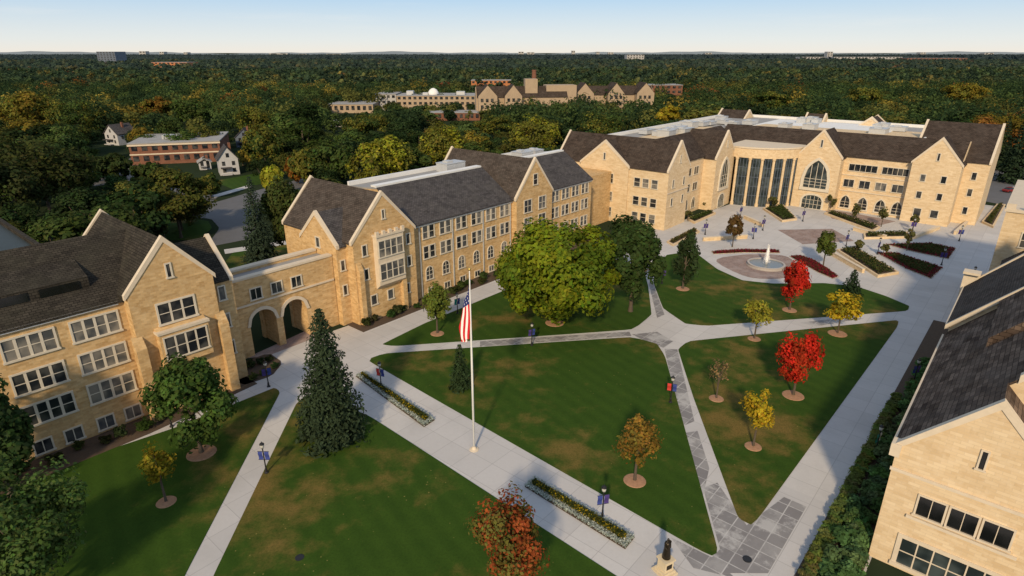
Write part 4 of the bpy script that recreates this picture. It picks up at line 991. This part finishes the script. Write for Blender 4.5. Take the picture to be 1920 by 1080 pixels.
col=mix(nt,st,(.58,.008,.016),(.85,.83,.80))
star=math_(nt,'GREATER_THAN',math_(nt,'MULTIPLY',math_(nt,'SINE',math_(nt,'MULTIPLY',fu,3.14159*15)),math_(nt,'SINE',math_(nt,'MULTIPLY',fv,3.14159*16.7))),.72)
cant=mix(nt,star,(.012,.022,.13),(.75,.75,.75))
col=mix(nt,math_(nt,'MULTIPLY',math_(nt,'LESS_THAN',fu,.36),math_(nt,'LESS_THAN',fv,.538)),col,cant)
nt.links.new(col,b.inputs['Base Color']); b.inputs['Roughness'].default_value=.8
nu,nv=30,45; vs=[];fs=[]
def pleat(g):
    k=[(0,0,0),(.34,1.,-.12),(.62,.35,.18),(1.,1.12,.34)]
    for (g0,x0,y0),(g1,x1,y1) in zip(k[:-1],k[1:]):
        if g<=g1: t=(g-g0)/(g1-g0); t2=t*t*(3-2*t); return x0+(x1-x0)*t, y0+(y1-y0)*t2
    return 1.12,.34
for i in range(nu+1):
    f=i/nu; wd=.15+.86*min(1,f*1.6)**.8*(1-.12*f)
    for j in range(nv+1):
        g=j/nv; px_,py_=pleat(g); bl=min(1.,f*5)
        zfree=hp_-1.3-1.9*g*(1-.55*f)-f*5.9*(1-.1*px_)
        zh=hp_-1.3-3.2*g
        x=-.09-wd*px_*bl-.10*math.sin(f*8+g*3)*bl*f
        y=py_*bl-.1*f
        z=zh*(1-bl)+zfree*bl-.25*px_*f
        vs.append((x,y,z))
for i in range(nu):
    for j in range(nv): k=i*(nv+1)+j; fs.append((k,k+nv+1,k+nv+2,k+1))
me=bpy.data.meshes.new('flag'); me.from_pydata(vs,[],fs); me.materials.append(m); ul=me.uv_layers.new(name='UVMap').data
for pl in me.polygons:
    pl.use_smooth=True
    for li,vi in zip(pl.loop_indices,pl.vertices): ul[li].uv=((vi//(nv+1))/nu,(vi%(nv+1))/nv)
fl=bpy.data.objects.new('flag',me); COL.objects.link(fl); fl.location=pp; tag(fl,'red white and blue striped flag hanging limp from the flagpole','flag')
# statue
ps=P(1246,1072); B=thing('statue','dark bronze standing figure on a pale stone pedestal beside the main walk','statue',ps,rz=.5)
mb=MB(); mb.box(-.75,.75,-.75,.75,-.05,.18); mb.box(-.6,.6,-.6,.6,.183,.4); mb.box(-.45,.45,-.45,.45,.403,1.35); mb.box(-.55,.55,-.55,.55,1.353,1.5); mb.build('pedestal',plain('pale_pedestal',(.60,.50,.34),.7),B)
mb=MB(); mb.box(-.28,.28,-.47,-.452,.65,1.1); mb.build('plaque',M['bronze'],B)
V=[(0,0,.95),(0,0,1.2),(0,0,1.42),(0,-.01,1.56),(0,-.03,1.68),(0,-.02,1.80),(-.2,0,1.45),(-.27,-.02,1.18),(-.22,-.18,1.02),(-.18,-.25,1.0),(.2,0,1.45),(.28,.02,1.18),(.27,-.04,.95),(.27,-.06,.84),(-.11,0,.88),(-.12,-.03,.5),(-.12,0,.08),(-.13,-.16,.04),(.11,0,.88),(.13,-.06,.5),(.14,-.02,.08),(.15,-.18,.04)]
E=[(0,1),(1,2),(2,3),(3,4),(4,5),(2,6),(6,7),(7,8),(8,9),(2,10),(10,11),(11,12),(12,13),(0,14),(14,15),(15,16),(16,17),(0,18),(18,19),(19,20),(20,21)]
RD=[.19,.17,.18,.065,.105,.085,.095,.07,.055,.05,.095,.07,.055,.05,.13,.10,.075,.05,.13,.10,.075,.05]
me=bpy.data.meshes.new('figure'); me.from_pydata([(x*1.12,y*1.12,1.5+z*1.12) for x,y,z in V],E,[]); me.materials.append(M['bronze'])
fo=bpy.data.objects.new('figure',me); COL.objects.link(fo); fo.parent=B
sk=fo.modifiers.new('Skin','SKIN'); sk.use_smooth_shade=True
for i,sv in enumerate(me.skin_vertices[0].data): sv.radius=(RD[i]*1.1,RD[i]*1.1); sv.use_root=(i==0)
fo.modifiers.new('Sub','SUBSURF').render_levels=1
mb=MB(); mb.lathe([(.36,1.55),(.33,1.9),(.27,2.4),(.24,2.65),(.27,2.95),(.22,3.1),(.1,3.17)],14); mb.build('long_coat',M['bronze'],B,True)
for k,(u,v) in enumerate(((520,630),(532,625))):
    p=P(u,v); B=thing('litter_bin',('dark round litter bin at the left under the gateway arches','dark round litter bin at the right under the gateway arches')[k],'litter bin',p)
    mb=MB(); mb.lathe([(.32,0),(.38,.1),(.38,.95),(.34,1.)],14); mb.build('body',M['black'],B)
    mb=MB(); mb.lathe([(.4,1.),(.38,1.12),(.2,1.28),(.05,1.32)],14); mb.build('lid',M['black'],B)
def car(label,p,rz,col,group=None):
    B=thing('parked_car',label,'car',p,group,rz)
    m=MB(); prof=[(-2.2,.35),(-2.25,.75),(-2.1,.95),(-1.2,1.0),(1.0,.98),(2.0,.85),(2.2,.65),(2.2,.35)]
    m.loops([(x,-.88,z) for x,z in prof],[(x,.88,z) for x,z in prof]); o=m.build('body',M['car'],B); o.color=(*col,1)
    m=MB(); m.loops([(-1.7,-.8,.99),(1.1,-.8,.97),(1.1,.8,.97),(-1.7,.8,.99)],[(-1.2,-.62,1.45),(.35,-.62,1.45),(.35,.62,1.45),(-1.2,.62,1.45)]); m.build('windows',M['glass'],B)
    o=MB(); o.box(-1.15,.3,-.6,.6,1.452,1.5); o=o.build('roof',M['car'],B); o.color=(*col,1)
    for x in (-1.35,1.35):
        for y in (-.82,.82):
            m=MB(); m.lathe([(.2,-.11),(.33,-.1),(.33,.1),(.2,.11)],14); w=m.build('wheel',M['black'],B); w.rotation_euler=(math.pi/2,0,0); w.location=(x,y,.33)
    for y in (-.6,.6):
        m=MB(); m.box(2.16,2.22,y-.2,y+.2,.6,.74); m.build('headlight',M['globe'],B)
car('dark red car parked at the right end of the big hall',P(1893,360),.3,(.2,.02,.02)); car('silver car parked beyond the right end of the big hall',P(1912,356),.3,(.4,.4,.42))
car('white car on the street left of the brick building',P(243,318),.5,(.6,.6,.6)); car('dark car on the street further left of the white car',P(205,322),.3,(.03,.03,.04))

# ================================================================== LIGHT, WORLD, CAMERA
w=bpy.data.worlds.new('World'); sc.world=w; w.use_nodes=True; nt=w.node_tree; bg=nt.nodes['Background']
sky=nd(nt,'ShaderNodeTexSky',sky_type='NISHITA'); sky.sun_disc=False
EL=math.radians(29); sdir=Vector((-.20,-.98,0)).normalized()
sky.sun_elevation=EL; sky.sun_rotation=math.atan2(sdir.x,sdir.y); sky.air_density=1.; sky.dust_density=1.; sky.ozone_density=1.5
tc=nd(nt,'ShaderNodeTexCoord'); sx=nd(nt,'ShaderNodeSeparateXYZ'); nt.links.new(tc.outputs['Generated'],sx.inputs[0])
cr=nd(nt,'ShaderNodeValToRGB'); nt.links.new(sx.outputs[2],cr.inputs[0]); el=cr.color_ramp.elements
el[0].position=0.; el[0].color=(8.9,8.3,7.4,1); el[1].position=1.; el[1].color=(3.4,4.0,5.1,1)
for p_,c_ in ((.016,(7.8,8.1,8.0,1)),(.075,(4.3,6.2,8.2,1)),(.3,(3.7,4.8,6.3,1))):
    e=el.new(p_); e.color=c_
mp=nd(nt,'ShaderNodeMapping'); nt.links.new(tc.outputs['Generated'],mp.inputs[0]); mp.inputs['Scale'].default_value=(3,3,40)
st_=ramp(nt,noise(nt,mp.outputs[0],1.2,5,.6),.52,.78)
skc=mix(nt,.87,sky.outputs[0],mix(nt,math_(nt,'MULTIPLY',st_,.25),cr.outputs[0],(8.4,8.3,8.1)))
nt.links.new(skc,bg.inputs[0]); bg.inputs[1].default_value=.108
sl_=bpy.data.lights.new('Sun','SUN'); sl_.energy=3.9; sl_.angle=math.radians(3.5); sl_.color=(1,.78,.50)
so=bpy.data.objects.new('Sun',sl_); COL.objects.link(so); tosun=Vector((sdir.x*math.cos(EL),sdir.y*math.cos(EL),math.sin(EL))); so.rotation_euler=tosun.to_track_quat('Z','Y').to_euler()
cam=bpy.data.cameras.new('Camera'); cam.sensor_width=36; cam.lens=36*F/1920; cam.clip_end=60000; cam.clip_start=.5
co=bpy.data.objects.new('Camera',cam); COL.objects.link(co); co.location=(0,0,CH); co.rotation_euler=(math.pi/2-PT,0,0); sc.camera=co
sc.view_settings.view_transform='Standard'; sc.view_settings.look='None'; sc.view_settings.exposure=0
for o in COL.objects:
    if '_o' in o: o.location=o['_o']; del o['_o']
